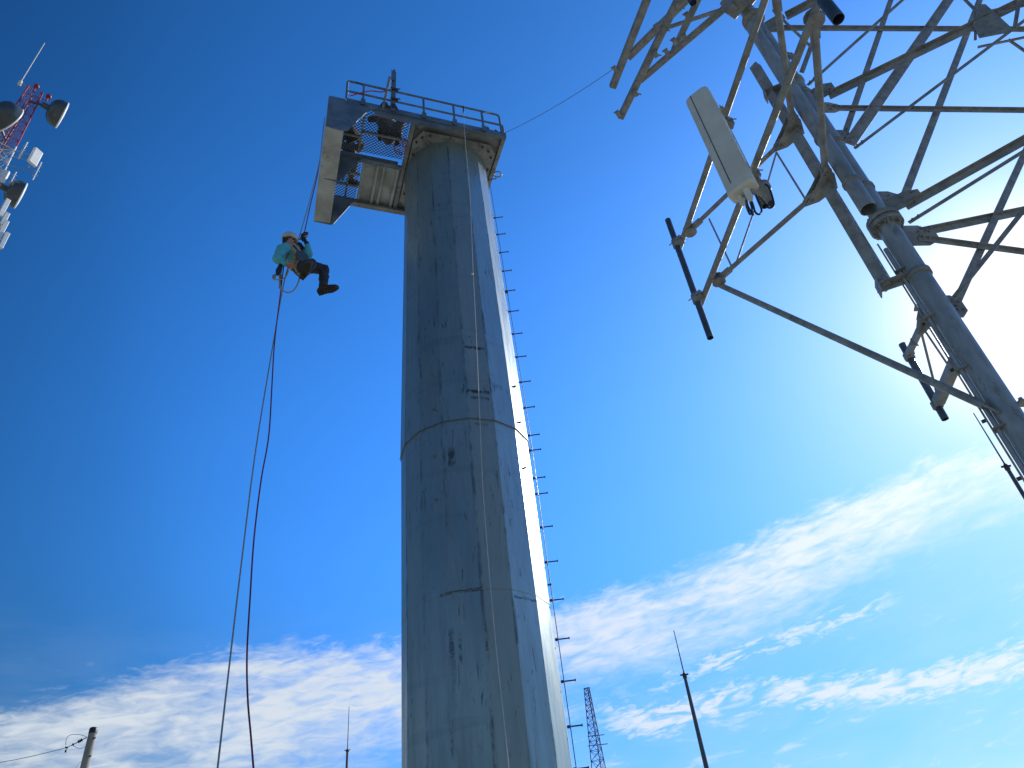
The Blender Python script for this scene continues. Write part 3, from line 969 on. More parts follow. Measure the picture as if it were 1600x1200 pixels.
    mb.tube(ch + frt * 0.165 + tor * 0.03, bel + frt * 0.16, 0.014, 8)
    mb.path([nk + sdw * 0.03 + frt * 0.09, ch + frt * 0.165 + tor * 0.02, ch + frt * 0.14 - sdw * 0.13 - tor * 0.02], 0.013, 6)
    mb.build('black_strap', M['black'], hn)
    # work-positioning lanyards hanging in loops
    mb = MB(); mb.path(catmull([aD(449, 413, 7.66), aD(450, 424, 7.64), aD(446, 433, 7.62), aD(439, 436.5, 7.6), aD(431, 437, 7.6), aD(428, 434, 7.6), aD(429, 430, 7.6), aD(434, 429, 7.62)], 5), 0.010, 6)
    mb.build('lanyard', M['tan'], hn)
    mb = MB(); mb.path(catmull([aD(439, 414, 7.7), aD(437, 428, 7.7), aD(437, 444, 7.7), aD(441, 453, 7.7), aD(449, 457, 7.68), aD(458, 454, 7.66), aD(465, 444, 7.66), aD(469, 430, 7.7), aD(470, 424, 7.75)], 5), 0.0105, 6)
    mb.build('lanyard', M['tan'], hn)
    mb = MB(); limbs(mb, [(aD(440, 411, 7.62), 0.03), (aD(438, 417, 7.6), 0.035), (aD(435.5, 423, 7.6), 0.045), (aD(434, 428, 7.6), 0.03)])
    skin(mb.build('glove_pouch', M['black'], hn), 0.012, 2)
    mb = MB(); mb.path(catmull([aD(427, 430, 7.6), aD(431, 428.5, 7.6), aD(430, 434, 7.6), aD(427.5, 438, 7.6), aD(426, 433, 7.6), aD(427, 430, 7.6)], 4), 0.009, 6)
    mb.build('snap_hook', M['alloy'], hn)
    # descender and ascender on the rope
    mb = MB()
    c0 = aD(466, 381, 7.86)
    mb.bar(c0, aD(471, 389, 7.86), 0.05, 0.05, V((0, 1, 0))); mb.bar(aD(463, 377, 7.86), aD(467, 384, 7.86), 0.035, 0.03, V((0, 1, 0)))
    mb.path([aD(461, 386, 7.86), aD(463, 377.5, 7.86), aD(470, 381, 7.86), aD(475, 388, 7.87), aD(470, 392, 7.86)], 0.018, 6)
    solo(mb, 'rope_descender', M['black'], 'black rope descender held at the chest of the hanging climber', 'descender')
    mb = MB(); mb.bar(aD(472.5, 366, 7.885), aD(476, 376, 7.885), 0.05, 0.03, V((0, 1, 0))); mb.path([aD(472, 367, 7.87), aD(470, 372, 7.87), aD(473.5, 377, 7.87)], 0.012, 6)
    solo(mb, 'rope_ascender', M['black'], 'black ascender clamped on the purple rope in the climber\'s raised hand', 'ascender')
    # bag on the lap
    mb = MB()
    A_ = [aD(461, 392, 7.62), aD(472, 391, 7.60), aD(483, 397, 7.60), aD(482, 409, 7.55), aD(478, 413, 7.52), aD(468, 406, 7.55), aD(461.5, 401, 7.60)]
    cen = sum(A_, V()) / len(A_)
    n_ = (cen - CAM).normalized()
    B_ = [p_ + n_ * 0.17 for p_ in A_]
    A2 = [cen.lerp(p_, 0.86) - n_ * 0.02 for p_ in A_]
    B2 = [cen.lerp(p_, 0.86) + n_ * 0.19 for p_ in A_]
    mb.rings([A2, A_, B_, B2], True, True)
    bo = solo(mb, 'tool_bag', M['bagcloth'], 'navy grey cloth tool bag on the lap of the hanging climber', 'bag')
    bo.modifiers.new('soft', 'SUBSURF').levels = 2
    bo.modifiers['soft'].render_levels = 2
    return t


climber()
# the two working ropes
mb = MB()
pts = [L(-2.63, 0.98, -0.30), aD(500, 247, 7.90), aD(486, 305, 7.88), aD(470, 362, 7.88), aD(463, 382, 7.88), aD(452, 412, 7.95), aD(443, 445, 7.85), aD(428, 530, 7.8), aD(400, 700, 7.6), aD(376, 890, 7.3), aD(356, 1060, 7.0), aD(340, 1200, 6.7)]
pts = catmull(pts, 6)
for k in range(1, 7):
    pts.append(V((pts[-1].x, pts[-1].y - 0.01, max(0.02, pts[-1].z - 0.6))))
solo(mb.path(pts, 0.0085, 6), 'climbing_rope', M['rope_white'], 'pale grey rope running straight from the climber down to the lower left', 'rope', 'ropes hanging from the left end of the platform')
mb = MB()
pts = [L(-2.63, 0.90, -0.35), aD(498, 262, 7.95), aD(485, 320, 7.93), aD(475, 366, 7.90), aD(473, 372, 7.90), aD(464, 376, 7.88), aD(459, 383, 7.86), aD(449, 400, 7.70), aD(444, 412, 7.68), aD(438, 460, 7.75), aD(429, 535, 7.75), aD(425, 600, 7.7), aD(420, 680, 7.6), aD(408, 750, 7.5), aD(397, 840, 7.4), aD(391, 930, 7.3), aD(386, 1020, 7.2), aD(387, 1090, 7.1), aD(392, 1150, 7.0), aD(396, 1200, 6.95)]
pts = catmull(pts, 6)
for k in range(1, 7):
    pts.append(V((pts[-1].x, pts[-1].y - 0.01, max(0.02, pts[-1].z - 0.6))))
solo(mb.path(pts, 0.0085, 6), 'climbing_rope', M['rope_purple'], 'dark purple rope curving below the climber to the lower middle left', 'rope', 'ropes hanging from the left end of the platform')
mb = MB(); mb.tube(aD(440.5, 412, 7.74), aD(438.3, 430, 7.74), 0.012, 8); mb.tube(aD(438.3, 430, 7.74), aD(437.5, 450, 7.74), 0.018, 8)
solo(mb, 'rope_end', M['rope_white'], 'short thick white rope tail hanging below the climber', 'rope')


def deck_worker(name_label, P, shirtmat, helm):
    """P: dict of joints in platform coordinates"""
    J = {k: L(*v) for k, v in P.items()}
    t = thing('person', J['pel'], name_label, 'person')
    mb = MB()
    limbs(mb, [(J['pel'], 0.115), (J['ch'], 0.125), (J['nk'], 0.055), (J['hd'], 0.06)])
    mb.ball(J['hd'], 0.095, sc=(0.95, 0.95, 1.12), n=12)
    f_ = VD
    mb.ball(J['hd'] + f_ * 0.095 + V((0, 0, -0.02)), 0.018, n=6)
    for s_ in 'LR':
        limbs(mb, [(J['ch'], 0.09), (J['s' + s_], 0.066), (J['e' + s_], 0.045), (J['w' + s_], 0.03)])
        limbs(mb, [(J['pel'], 0.10), (J['k' + s_], 0.062), (J['a' + s_], 0.042)])
        hand(mb, J['w' + s_], (J['w' + s_] - J['e' + s_]), V((0, 0, -1)), 0.8, 1 if s_ == 'L' else -1)
    skin(mb.build('body', M['skin'], t), 0.012, 2)
    mb = MB()
    limbs(mb, [(J['pel'], 0.13), (J['ch'], 0.145), (J['nk'], 0.075)])
    for s_ in 'LR':
        limbs(mb, [(J['ch'], 0.11), (J['s' + s_], 0.085), (J['e' + s_], 0.062), (J['e' + s_].lerp(J['w' + s_], 0.8), 0.045)])
    skin(mb.build('shirt', shirtmat, t), 0.016, 2)
    mb = MB()
    for s_ in 'LR':
        limbs(mb, [(J['pel'], 0.128), (J['pel'].lerp(J['k' + s_], 0.5), 0.095), (J['k' + s_], 0.078), (J['a' + s_], 0.06)])
    skin(mb.build('trousers', M['trouser'], t), 0.016, 2)
    for s_ in 'LR':
        mb = MB(); so_ = boot(mb, J['a' + s_], J['t' + s_], V((0, 0, 1)), 1.0)
        bo = skin(mb.build('boot', M['leather'], t), 0.011, 2)
        so_.build('sole', M['sole'], bo)
    mb = MB(); mb.lathe(J['hd'] + V((0, 0, 0.02)), V((0, 0, 1)), [(0.125, -0.01), (0.125, 0.03), (0.09, 0.095), (0.02, 0.12)], 20)
    mb.build('helmet', helm, t)


deck_worker('dark clothed worker standing behind the mesh at the far left corner of the platform',
            dict(pel=(-2.02, -0.55, 0.62), ch=(-2.02, -0.45, 1.0), nk=(-2.0, -0.42, 1.17), hd=(-2.0, -0.38, 1.30), sL=(-2.2, -0.45, 1.08), eL=(-2.25, -0.2, 0.85), wL=(-2.12, 0.0, 0.75),
                 sR=(-1.82, -0.45, 1.08), eR=(-1.78, -0.2, 0.85), wR=(-1.88, 0.0, 0.72), kL=(-2.15, -0.25, 0.42), aL=(-2.12, -0.62, 0.27), tL=(-2.12, -0.40, 0.16),
                 kR=(-1.88, -0.30, 0.50), aR=(-1.93, -0.72, 0.27), tR=(-1.72, -0.74, 0.16)), M['trouser'], M['white'])
deck_worker('worker crouching behind the near mesh of the platform, boots resting on it',
            dict(pel=(-1.30, 0.35, 0.42), ch=(-1.30, 0.40, 0.80), nk=(-1.3, 0.42, 0.93), hd=(-1.3, 0.46, 1.02), sL=(-1.5, 0.42, 0.86), eL=(-1.6, 0.6, 0.65), wL=(-1.55, 0.75, 0.50),
                 sR=(-1.1, 0.42, 0.86), eR=(-1.05, 0.6, 0.65), wR=(-1.12, 0.78, 0.5), kL=(-1.48, 0.72, 0.52), aL=(-1.50, 0.50, 0.27), tL=(-1.52, 0.70, 0.16),
                 kR=(-1.12, 0.72, 0.52), aR=(-1.14, 0.48, 0.27), tR=(-1.12, 0.70, 0.16)), M['bagcloth'], M['white'])
for (u, v, sx, sy, sz, mt, lb) in [(-2.08, 0.85, 0.24, 0.22, 0.3, 'black', 'black gear bag on the mesh nearest the left beam'),
                                   (-1.70, 0.86, 0.22, 0.10, 0.14, 'black', 'small dark tool pouch lying on the near mesh under the railing'),
                                   (-2.10, 0.42, 0.26, 0.36, 0.3, 'trouser', 'dark rope bag standing beside the middle gusset of the platform')]:
    mb = MB(); mb.box(L(u, v, 0.14 + sz / 2), sx, sy, sz, Matrix.Rotation(PA + 0.3 * u, 3, 'Z'))
    o = solo(mb, 'gear_bag', M[mt], lb, 'bag', 'gear bags on the platform deck')
    md = o.modifiers.new('soft', 'BEVEL'); md.width = 0.05; md.segments = 3
mb = MB()
mb.path([L(-1.05 + 0.13 * math.cos(q * 0.7), 0.30 + 0.13 * math.sin(q * 0.7), 0.155 + 0.008 * q) for q in range(0, 30)], 0.010, 6)
solo(mb, 'rope_coil', M['redgear'], 'coil of red rope lying on the mesh next to the pole', 'rope')

# ------------------------------------------------------------------ near lattice tower on the right
LEG = V((3.97, 5.14, 0))
tow = thing('lattice_tower', LEG, 'big galvanised lattice tower filling the right side, with thick round leg', 'tower')
LR_ = 0.118
mb = MB(); mb.tube(LEG + V((0, 0, 0.02)), LEG + V((0, 0, 7.13)), 0.100, 24); mb.build('leg', M['galv_pipe'], tow)
mb = MB(); mb.tube(LEG + V((0, 0, 7.24)), LEG + V((0, 0, 22)), 0.098, 24); mb.build('leg', M['galv_pipe'], tow)
mb = MB()
mb.lathe(LEG + V((0, 0, 7.10)), (0, 0, 1), [(0.160, 0), (0.165, 0.006), (0.165, 0.05), (0.160, 0.056)], 28)
mb.lathe(LEG + V((0, 0, 7.176)), (0, 0, 1), [(0.160, 0), (0.165, 0.006), (0.165, 0.05), (0.160, 0.056)], 28)
flg = mb.build('flange', M['galv'], tow)
mb = MB()
for k in range(12):
    a_ = R(30 * k)
    p = LEG + V((math.cos(a_) * 0.138, math.sin(a_) * 0.138, 7.07))
    mb.tube(p, p + V((0, 0, 0.19)), 0.011, 6)
mb.build('flange_bolts', M['galv'], flg)
for rot in range(6):
    a_ = R(60 * rot + 12); d_ = V((math.cos(a_), math.sin(a_), 0))
    MB().prism([LEG + d_ * 0.095 + V((0, 0, 7.098)), LEG + d_ * 0.15 + V((0, 0, 7.098)), LEG + d_ * 0.095 + V((0, 0, 7.0))], d_.cross(V((0, 0, 1))) * 0.012).build('stiffener', M['galv'], flg)
A1, A2 = 82.19, 118.0
D1 = V((math.sin(R(A1)), math.cos(R(A1)), 0)); D2 = V((math.sin(R(A2)), math.cos(R(A2)), 0))
TW = 6.6
LEG2 = LEG + D1 * TW
LEG3 = LEG + D2 * TW
for lg in (LEG2, LEG3):
    MB().tube(lg + V((0, 0, 0.02)), lg + V((0, 0, 22)), 0.12, 20).build('leg', M['galv_pipe'], tow)


def brace(plane, a, b, wpx, kind='angle', ext=None, off=0.0, name='brace'):
    """a steel member in one face of the tower; ext = distance along the face where it ends"""
    d = D1 if plane == 1 else D2
    azp = A1 if plane == 1 else A2
    base = LEG + d.cross(V((0, 0, 1))) * off
    P = aP(a[0], a[1], base, azp); Q = aP(b[0], b[1], base, azp)
    if ext is not None:
        wp = (P - LEG).dot(d); wq = (Q - LEG).dot(d)
        Q = P + (Q - P) * ((ext - wp) / (wq - wp))
    z_ = ((P + (Q - P) * 0.3) - CAM).dot(FW)
    wd = wpx * z_ / FPX
    mb = MB()
    nrm = d.cross(V((0, 0, 1)))
    if kind == 'angle':
        mb.angle(P, Q, wd, max(0.006, wd * 0.09), nrm)
    elif kind == 'tube':
        mb.tube(P, Q, wd / 2, 12)
    else:
        mb.bar(P, Q, wd, 0.010, nrm)
    # bolts at the near end
    dd = (Q - P).normalized()
    for k in (0.04, 0.10):
        mb.tube(P + dd * k - nrm * 0.02, P + dd * k + nrm * 0.03, 0.010, 6)
    return mb.build(name, M['galv'], tow)


brace(1, (1300, 168.5), (1600, 172), 9.5, 'angle', TW)
brace(1, (1225, 43.5), (1600, 45.5), 9.5, 'angle', TW)
brace(2, (1295, 149), (1600, 1), 15, 'angle', TW)
brace(2, (1415, 322), (1600, 219), 15, 'angle', TW)
brace(2, (1228, 25), (1272, 2), 15, 'angle', TW)
brace(1, (1329, 222), (1482, 0), 15, 'angle', TW, 0.03)
brace(1, (1320, 210), (1392, 0), 8, 'angle', TW, -0.02)
brace(1, (1409, 318), (1531, 0), 10.5, 'angle', TW, -0.05)
brace(2, (1335, 232), (1590, 40), 5.5, 'flat', TW, 0.03)
brace(2, (1262, 133), (1410, 0), 5.5, 'flat', TW, 0.03)
brace(2, (1420, 348), (1600, 236), 6.5, 'flat', TW, 0.03)
brace(1, (1440, 362), (1600, 329), 12.5, 'angle', TW)
brace(1, (1436, 371), (1600, 393), 10.5, 'angle', TW, 0.02)
brace(1, (1488, 488), (1600, 243), 10.5, 'angle', TW, 0.0)
brace(2, (1488, 468), (1592, 338), 7.5, 'flat', TW, 0.02)
brace(1, (1253, 112), (1294, 0), 7, 'angle', 2.4, 0.04)
brace(2, (1208, 16), (1266, 72), 4.0, 'tube', None, -0.2)
# plan bracing and node plates up in the tower
nd = aP(1548, 28, LEG, A2)
mb = MB()
for q in [(1528, 28), (1532, 60), (1560, 54), (1578, 50), (1565, 20), (1545, 10)]:
    pass
poly = [aP(x, y, nd, A2) for x, y in [(1520, 40), (1530, 60), (1572, 52), (1582, 46), (1556, 22), (1540, 8), (1530, 8)]]
mb.prism(poly, D2.cross(V((0, 0, 1))) * 0.014)
mb.build('gusset_plate', M['galv'], tow)
for (a, b_, wpx) in [((1500, -10), (1540, 30), 4), ((1530, 12), (1640, -14), 3), ((1552, 8), (1640, -8), 3), ((1574, 50), (1640, 95), 4), ((1594, 0), (1586, 48), 6), ((1524, 62), (1524, 10), 4), ((1526, 62), (1600, 46), 4), ((1560, 24), (1640, 4), 4)]:
    P = aP(a[0], a[1], nd, A2); Q = aP(b_[0], b_[1], nd, A2)
    off = D2.cross(V((0, 0, 1))) * random.uniform(-0.12, 0.2)
    mb = MB(); mb.angle(P + off, Q + off, wpx * (P - CAM).dot(FW) / FPX, 0.006, D2.cross(V((0, 0, 1)))); mb.build('plan_brace', M['galv'], tow)


def node_plate(center_px, D, pts, th=0.012, name='gusset_plate', parent=None, material='galv'):
    c_ = aD(center_px[0], center_px[1], D)
    azp = math.degrees(math.atan2(c_.x, c_.y)) + 90
    poly = [aP(x, y, c_, azp) for x, y in pts]
    d_ = V((math.sin(R(azp)), math.cos(R(azp)), 0))
    return MB().prism(poly, d_.cross(V((0, 0, 1))) * th).build(name, M[material], parent or tow)


for dd_, h_, wv, hv in [(D1, 9.36, 0.40, 0.11), (D2, 9.52, 0.34, 0.12), (D1, 8.74, 0.30, 0.13), (D1, 7.58, 0.38, 0.12), (D2, 7.36, 0.42, 0.10), (D1, 6.98, 0.48, 0.15), (D1, 11.38, 0.40, 0.11), (D2, 11.3, 0.34, 0.11), (D1, 5.98, 0.26, 0.14), (D1, 10.62, 0.26, 0.10)]:
    c_ = LEG + V((0, 0, h_))
    n_ = dd_.cross(V((0, 0, 1)))
    mb = MB()
    mb.prism([c_ + dd_ * 0.08 + V((0, 0, -hv)), c_ + dd_ * wv * 0.7 + V((0, 0, -hv)), c_ + dd_ * wv + V((0, 0, -hv * 0.45)), c_ + dd_ * wv + V((0, 0, hv * 0.45)), c_ + dd_ * wv * 0.7 + V((0, 0, hv)), c_ + dd_ * 0.08 + V((0, 0, hv))], n_ * -0.012)
    for q_ in (0.62, 0.85):
        for e_ in (-0.35, 0.35):
            b_ = c_ + dd_ * wv * q_ + V((0, 0, hv * e_))
            mb.tube(b_ - n_ * 0.035, b_ + n_ * 0.018, 0.0115, 6)
            mb.tube(b_ - n_ * 0.024, b_ - n_ * 0.012, 0.019, 6)
    mb.build('gusset_plate', M['galv'], tow)
# lug on the right of the leg low down
mb = MB(); pp_ = aD(1588, 630, 6.5); mb.bar(pp_, pp_ + D1 * 0.10, 0.10, 0.012, V((0, 0, 1))); mb.bolts(pp_ + D1 * 0.06, (0, 0, 1), 0.018, 0.05); mb.build('lug', M['galv'], tow)
# transmission-line ladder clipped along the left of the leg
mb = MB()
DL = V((math.cos(R(-37.8)), math.sin(R(-37.8)), 0))
lad = LEG - DL * 0.118 + V((-0.03, -0.04, 0))      # to the right as seen from the camera
z0, z1 = 0.3, aD(1384, 372, 6.42).z
for k, (o1, w_) in enumerate([(-0.036, 0.022), (0.034, 0.022)]):
    mb.bar(lad + DL * o1 + V((0, 0, z0)), lad + DL * o1 + V((0, 0, z1)), 0.030, 0.016, DL)
z = z0
while z < z1:
    mb.bar(lad + DL * -0.04 + V((0, 0, z)), lad + DL * 0.06 + V((0, 0, z)), 0.10, 0.012)
    z += 0.62
mb.build('cable_ladder', M['galv'], tow)
mb = MB()
mb.tube(lad + DL * -0.001 + V((0, 0.0, z0)), lad + DL * -0.001 + V((0, 0.0, z1 - 0.1)), 0.021, 10)
mb.build('feeder_cable', M['galv_pipe'], tow)
z = 2.0
while z < z1 + 0:
    p = lad + DL * -0.04 + V((0, 0, z)); MB().tube(p, p - DL * 0.035, 0.016, 6).build('clamp_bolt', M['bolt'], tow); z += 0.55
# open pipe clamped beside the leg above the flange
pb = aD(1357, 327, 6.30); pt = V((pb.x, pb.y, 11.2))
op = thing('antenna_pipe', (pb.x, pb.y, pb.z), 'open-ended steel pipe clamped along the thick tower leg above the flange', 'pipe')
MB().pipe(pb, pt, 0.083, 0.008, 24).build('pipe', M['galv_pipe'], op)
for z in (pb.z + 0.42, pb.z + 1.25, pb.z + 2.3):
    mb = MB()
    mb.lathe(V((pb.x, pb.y, z)), (0, 0, 1), [(0.083, 0), (0.096, 0.002), (0.096, 0.04), (0.083, 0.042)], 20)
    mb.lathe(V((LEG.x, LEG.y, z)), (0, 0, 1), [(0.097, 0), (0.114, 0.002), (0.114, 0.04), (0.097, 0.042)], 20)
    mb.bar(V((pb.x, pb.y, z + 0.02)), V((LEG.x, LEG.y, z + 0.02)), 0.12, 0.07)
    mb.build('clamp', M['galv'], op)

# ------------------------------------------------------------------ lower sector frame with the panel antenna
HB, HA = 8.0, 9.06
FT = V((3.695, 5.235, 0))
frm = thing('sector_frame', FT + V((0, 0, 8.0)), 'galvanised sector frame with two long rails holding the white panel antenna', 'antenna frame')
zt, zb = aD(1172, 110, 6.41).z, aD(1402, 440, 6.41).z
mb = MB(); mb.bar(V((FT.x, FT.y, zb)), V((FT.x, FT.y, zt)), 0.105, 0.105, V((0.8, 0.6, 0))); mb.build('face_tube', M['galv'], frm)
for (px_, py_) in ((1205, 145), (1402, 436)):
    z = aD(px_, py_, 6.41).z
    mb = MB(); c0 = V((FT.x, FT.y, z)); c1 = V((LEG.x, LEG.y, z))
    dd = (c1 - c0).normalized()
    mb.bar(c0 - dd * 0.08, c1, 0.16, 0.012); mb.bar(c0 - dd * 0.08, c1, 0.012, 0.13); mb.bar(c0 - dd * 0.07 + dd.cross(V((0, 0, 1))) * 0.08, c0 - dd * 0.07 - dd.cross(V((0, 0, 1))) * 0.08, 0.012, 0.15)
    mb.lathe(V((LEG.x, LEG.y, z - 0.05)), (0, 0, 1), [(0.097, 0), (0.118, 0.002), (0.118, 0.058), (0.097, 0.06)], 20)
    mb.build('leg_bracket', M['galv'], frm)
B_far, B_near = aH(1093, 480, HB), aH(1285, -12, HB)
A_far, A_near = aH(1060, 393, HA), aH(1200, -14, HA)
dB = (B_near - B_far).normalized(); dA = (A_near - A_far).normalized()
B_near = B_near + dB * 0.35; A_near = A_near + dA * 0.75
MB().tube(B_far, B_near, 0.038, 14).build('rail', M['galv'], frm)
MB().tube(A_far, A_near, 0.038, 14).build('rail', M['galv'], frm)
nB = V((FT.x, FT.y, HB)); nA = V((FT.x, FT.y, HA))


def arm(node, end, r):
    d_ = (end - node).normalized()
    mb = MB()
    mb.tube(node + d_ * 0.10, end, r, 12)
    mb.bar(node - d_ * 0.02, node + d_ * 0.26, 0.09, 0.05)
    mb.bar(end - d_ * 0.20, end + d_ * 0.02, 0.085, 0.035)
    mb.bolts(end - d_ * 0.10 - V((0, 0, 0.03)), (0, 0, 1), 0.012, 0.07)
    return mb.build('support_arm', M['galv'], frm)


eB1 = aH(1122, 437, HB); eA1 = aH(1078, 360, HA); eB2 = aH(1272, 30, HB); eA2 = aH(1212, -10, HA)
arm(nB, eB1, 0.030); arm(nA, eA1, 0.030); arm(nB, eB2, 0.036); arm(nA, eA2, 0.036)
# diagonal rods between the two levels
for a_, b_ in ((aH(1213, 238, HA), aD(1257, 309, 6.6)), (aH(1213, 238, HA), aD(1196, 297, 6.9)), (aH(1108, 342, HA), aH(1144, 418, HB)), (aD(1178, 330, 7.2), aH(1150, 412, HB))):
    MB().tube(a_, b_, 0.012, 8).build('rod', M['galv'], frm)
for c_, z, s_ in ((nB, HB, 1.0), (nA, HA, 1.0)):
    mb = MB()
    e1, e2 = (eB1, eB2) if c_ is nB else (eA1, eA2)
    d1_ = (e1 - c_).normalized(); d2_ = (e2 - c_).normalized()
    for zz in (-0.045, 0.04):
        b0 = V((c_.x, c_.y, z + zz))
        mb.prism([b0 + d1_ * 0.30, b0 + d1_ * 0.16 + d2_ * 0.12, b0 + d2_ * 0.30, b0 - d1_ * 0.10 + d2_ * 0.10, b0 - d1_ * 0.13 - d2_ * 0.13, b0 + d1_ * 0.12 - d2_ * 0.10], V((0, 0, 0.010)))
    mb.bolts(V((c_.x, c_.y, z - 0.08)) + d1_ * 0.2, (0, 0, 1), 0.014, 0.16); mb.bolts(V((c_.x, c_.y, z - 0.08)) + d2_ * 0.2, (0, 0, 1), 0.014, 0.16)
    mb.prism([V((c_.x, c_.y, z - 0.17)) - d1_ * 0.075, V((c_.x, c_.y, z - 0.17)) + d2_ * 0.12, V((c_.x, c_.y, z + 0.17)) + d2_ * 0.12, V((c_.x, c_.y, z + 0.17)) - d1_ * 0.075], d1_.cross(d2_).cross(d1_) * 0.012)
    mb.build('gusset_plate', M['galv'], frm)
for e_ in (eB1, eA1, eB2):
    mb = MB()
    pl_ = [e_ + V((math.cos(R(q)) * 0.085, math.sin(R(q)) * 0.085, -0.05)) for q in range(0, 360, 36)]
    mb.prism(pl_, V((0, 0, 0.010))); mb.prism([p + V((0, 0, 0.088)) for p in pl_], V((0, 0, 0.010)))
    mb.build('end_plate', M['galv'], frm)


def mast(px1, px2, D, r, lab, clampz, group='vertical mounting pipes of the sector frames', cs=1.0):
    P, Q = aD(px1[0], px1[1], D), aD(px2[0], px2[1], D)
    P = V((Q.x, Q.y, P.z))
    t = thing('mast_pipe', Q, lab, 'pipe', group)
    MB().pipe(Q, P, r, 0.006, 20).build('pipe', M['dark_pipe'], t)
    for z in clampz:
        mb = MB()
        c_ = V((Q.x, Q.y, z))
        mb.lathe(c_ - V((0, 0, 0.07 * cs)), (0, 0, 1), [(r, 0), (r + 0.016, 0.004), (r + 0.016, 0.14 * cs - 0.004), (r, 0.14 * cs)], 18)
        tw = (V((LEG.x, LEG.y, z)) - c_); tw.z = 0; tw.normalize()
        mb.box(c_ + tw * 0.06, 0.08 * cs, 0.08 * cs, 0.12 * cs, Matrix.Rotation(math.atan2(tw.y, tw.x), 3, 'Z'))
        sd_ = tw.cross(V((0, 0, 1)))
        for q in (-0.055, 0.055):
            mb.tube(c_ + sd_ * q * cs - tw * 0.08 * cs, c_ + sd_ * q * cs + tw * 0.13 * cs, 0.008 * cs, 6)
        mb.build('clamp', M['galv'], t)
    return t


mast((1040, 345), (1110, 528), 7.20, 0.040, 'bare dark vertical pipe at the far end of the lower rails', [HB, HA])
mast((1285, 0), (1310, 30), 4.35, 0.052, 'open-ended dark pipe hanging into view at the top edge', [HA - 0.1])
pm = mast((1130, 175), (1196, 322), 5.72, 0.038, 'vertical pipe behind the white panel antenna', [HB + 0.02, HA - 0.05])

# panel antenna
PC = aD(1163, 300, 5.50)
H_top = aD(1099, 150, 5.50).z
fn = V((-0.62, -0.78, 0)).normalized()
fs = V((0, 0, 1)).cross(fn)
pan = thing('panel_antenna', PC, 'long cream white panel antenna with dark seam on the lower sector frame', 'antenna')


def prof(w_, dpt, s=1.0):
    o = []
    for k in range(13):
        a_ = math.pi * k / 12
        o.append((-(w_ / 2) * math.copysign(abs(math.cos(a_)) ** 0.42, math.cos(a_)) * s, (0.02 + dpt * (math.sin(a_) ** 0.55)) * s))
    o += [(w_ / 2 * s * 0.97, -0.045), (-w_ / 2 * s * 0.97, -0.045)]
    return o


cen = V((PC.x, PC.y, 0))
pr = prof(0.295, 0.095)
rs = []
for z, s_ in ((PC.z, 0.93), (PC.z + 0.012, 1.0), (H_top - 0.05, 1.0), (H_top - 0.015, 0.985), (H_top, 0.93)):
    rs.append([cen + fs * x * s_ + fn * y * s_ + V((0, 0, z)) for x, y in pr])
mb = MB(); mb.rings(rs, True, False)
rd = mb.build('radome', M['radome'], pan)
md = rd.modifiers.new('soft', 'BEVEL'); md.width = 0.006; md.segments = 2; md.limit_method = 'ANGLE'
mb = MB()
for sg in (0.17,):
    x = -0.295 / 2 + sg * 0.295 * 1.75
    mb.bar(cen + fs * x + fn * 0.1165 + V((0, 0, PC.z + 0.10)), cen + fs * x + fn * 0.1165 + V((0, 0, H_top - 0.01)), 0.007, 0.006, fn)
mb.build('seam', M['black'], rd)
mb = MB()
rs = []
for z, s_ in ((PC.z - 0.03, 0.90), (PC.z - 0.002, 1.03), (PC.z + 0.035, 1.03)):
    rs.append([cen + fs * x * s_ + fn * y * s_ + V((0, 0, z)) for x, y in pr])
mb.rings(rs, True, False)
mb.build('end_cap', M['radome'], pan)
mb = MB(); mb.tube(cen + fs * 0.03 + fn * 0.03 + V((0, 0, PC.z - 0.03)), cen + fs * 0.03 + fn * 0.03 + V((0, 0, PC.z - 0.15)), 0.033, 14); mb.tube(cen + fs * 0.03 + fn * 0.03 + V((0, 0, PC.z - 0.15)), cen + fs * 0.03 + fn * 0.03 + V((0, 0, PC.z - 0.185)), 0.022, 12)
mb.build('tilt_motor', M['white'], pan)
mb = MB(); mb.tube(cen - fs * 0.06 + fn * 0.02 + V((0, 0, PC.z - 0.03)), cen - fs * 0.06 + fn * 0.02 + V((0, 0, PC.z - 0.16)), 0.028, 12)
mb.build('connector', M['radome'], pan)
for x in (-0.02, 0.075):
    mb = MB(); mb.tube(cen + fs * x - fn * 0.01 + V((0, 0, PC.z - 0.03)), cen + fs * x - fn * 0.01 + V((0, 0, PC.z - 0.10)), 0.017, 10); mb.build('connector', M['alloy'], pan)
PM = V((aD(1196, 322, 5.72).x, aD(1196, 322, 5.72).y, 0))
for z in (PC.z + 0.28, H_top - 0.16):
    mb = MB()
    mb.bar(cen - fn * 0.04 + V((0, 0, z)), V((PM.x, PM.y, z)), 0.09, 0.05)
    mb.bar(V((PM.x, PM.y, z)) - fs * 0.08, V((PM.x, PM.y, z)) + fs * 0.08, 0.10, 0.06)
    for q in (-0.06, 0.06):
        mb.tube(V((PM.x, PM.y, z)) + fs * q + fn * 0.10, V((PM.x, PM.y, z)) + fs * q - fn * 0.12, 0.008, 6)
    mb.build('mounting_bracket', M['galv'], pan)
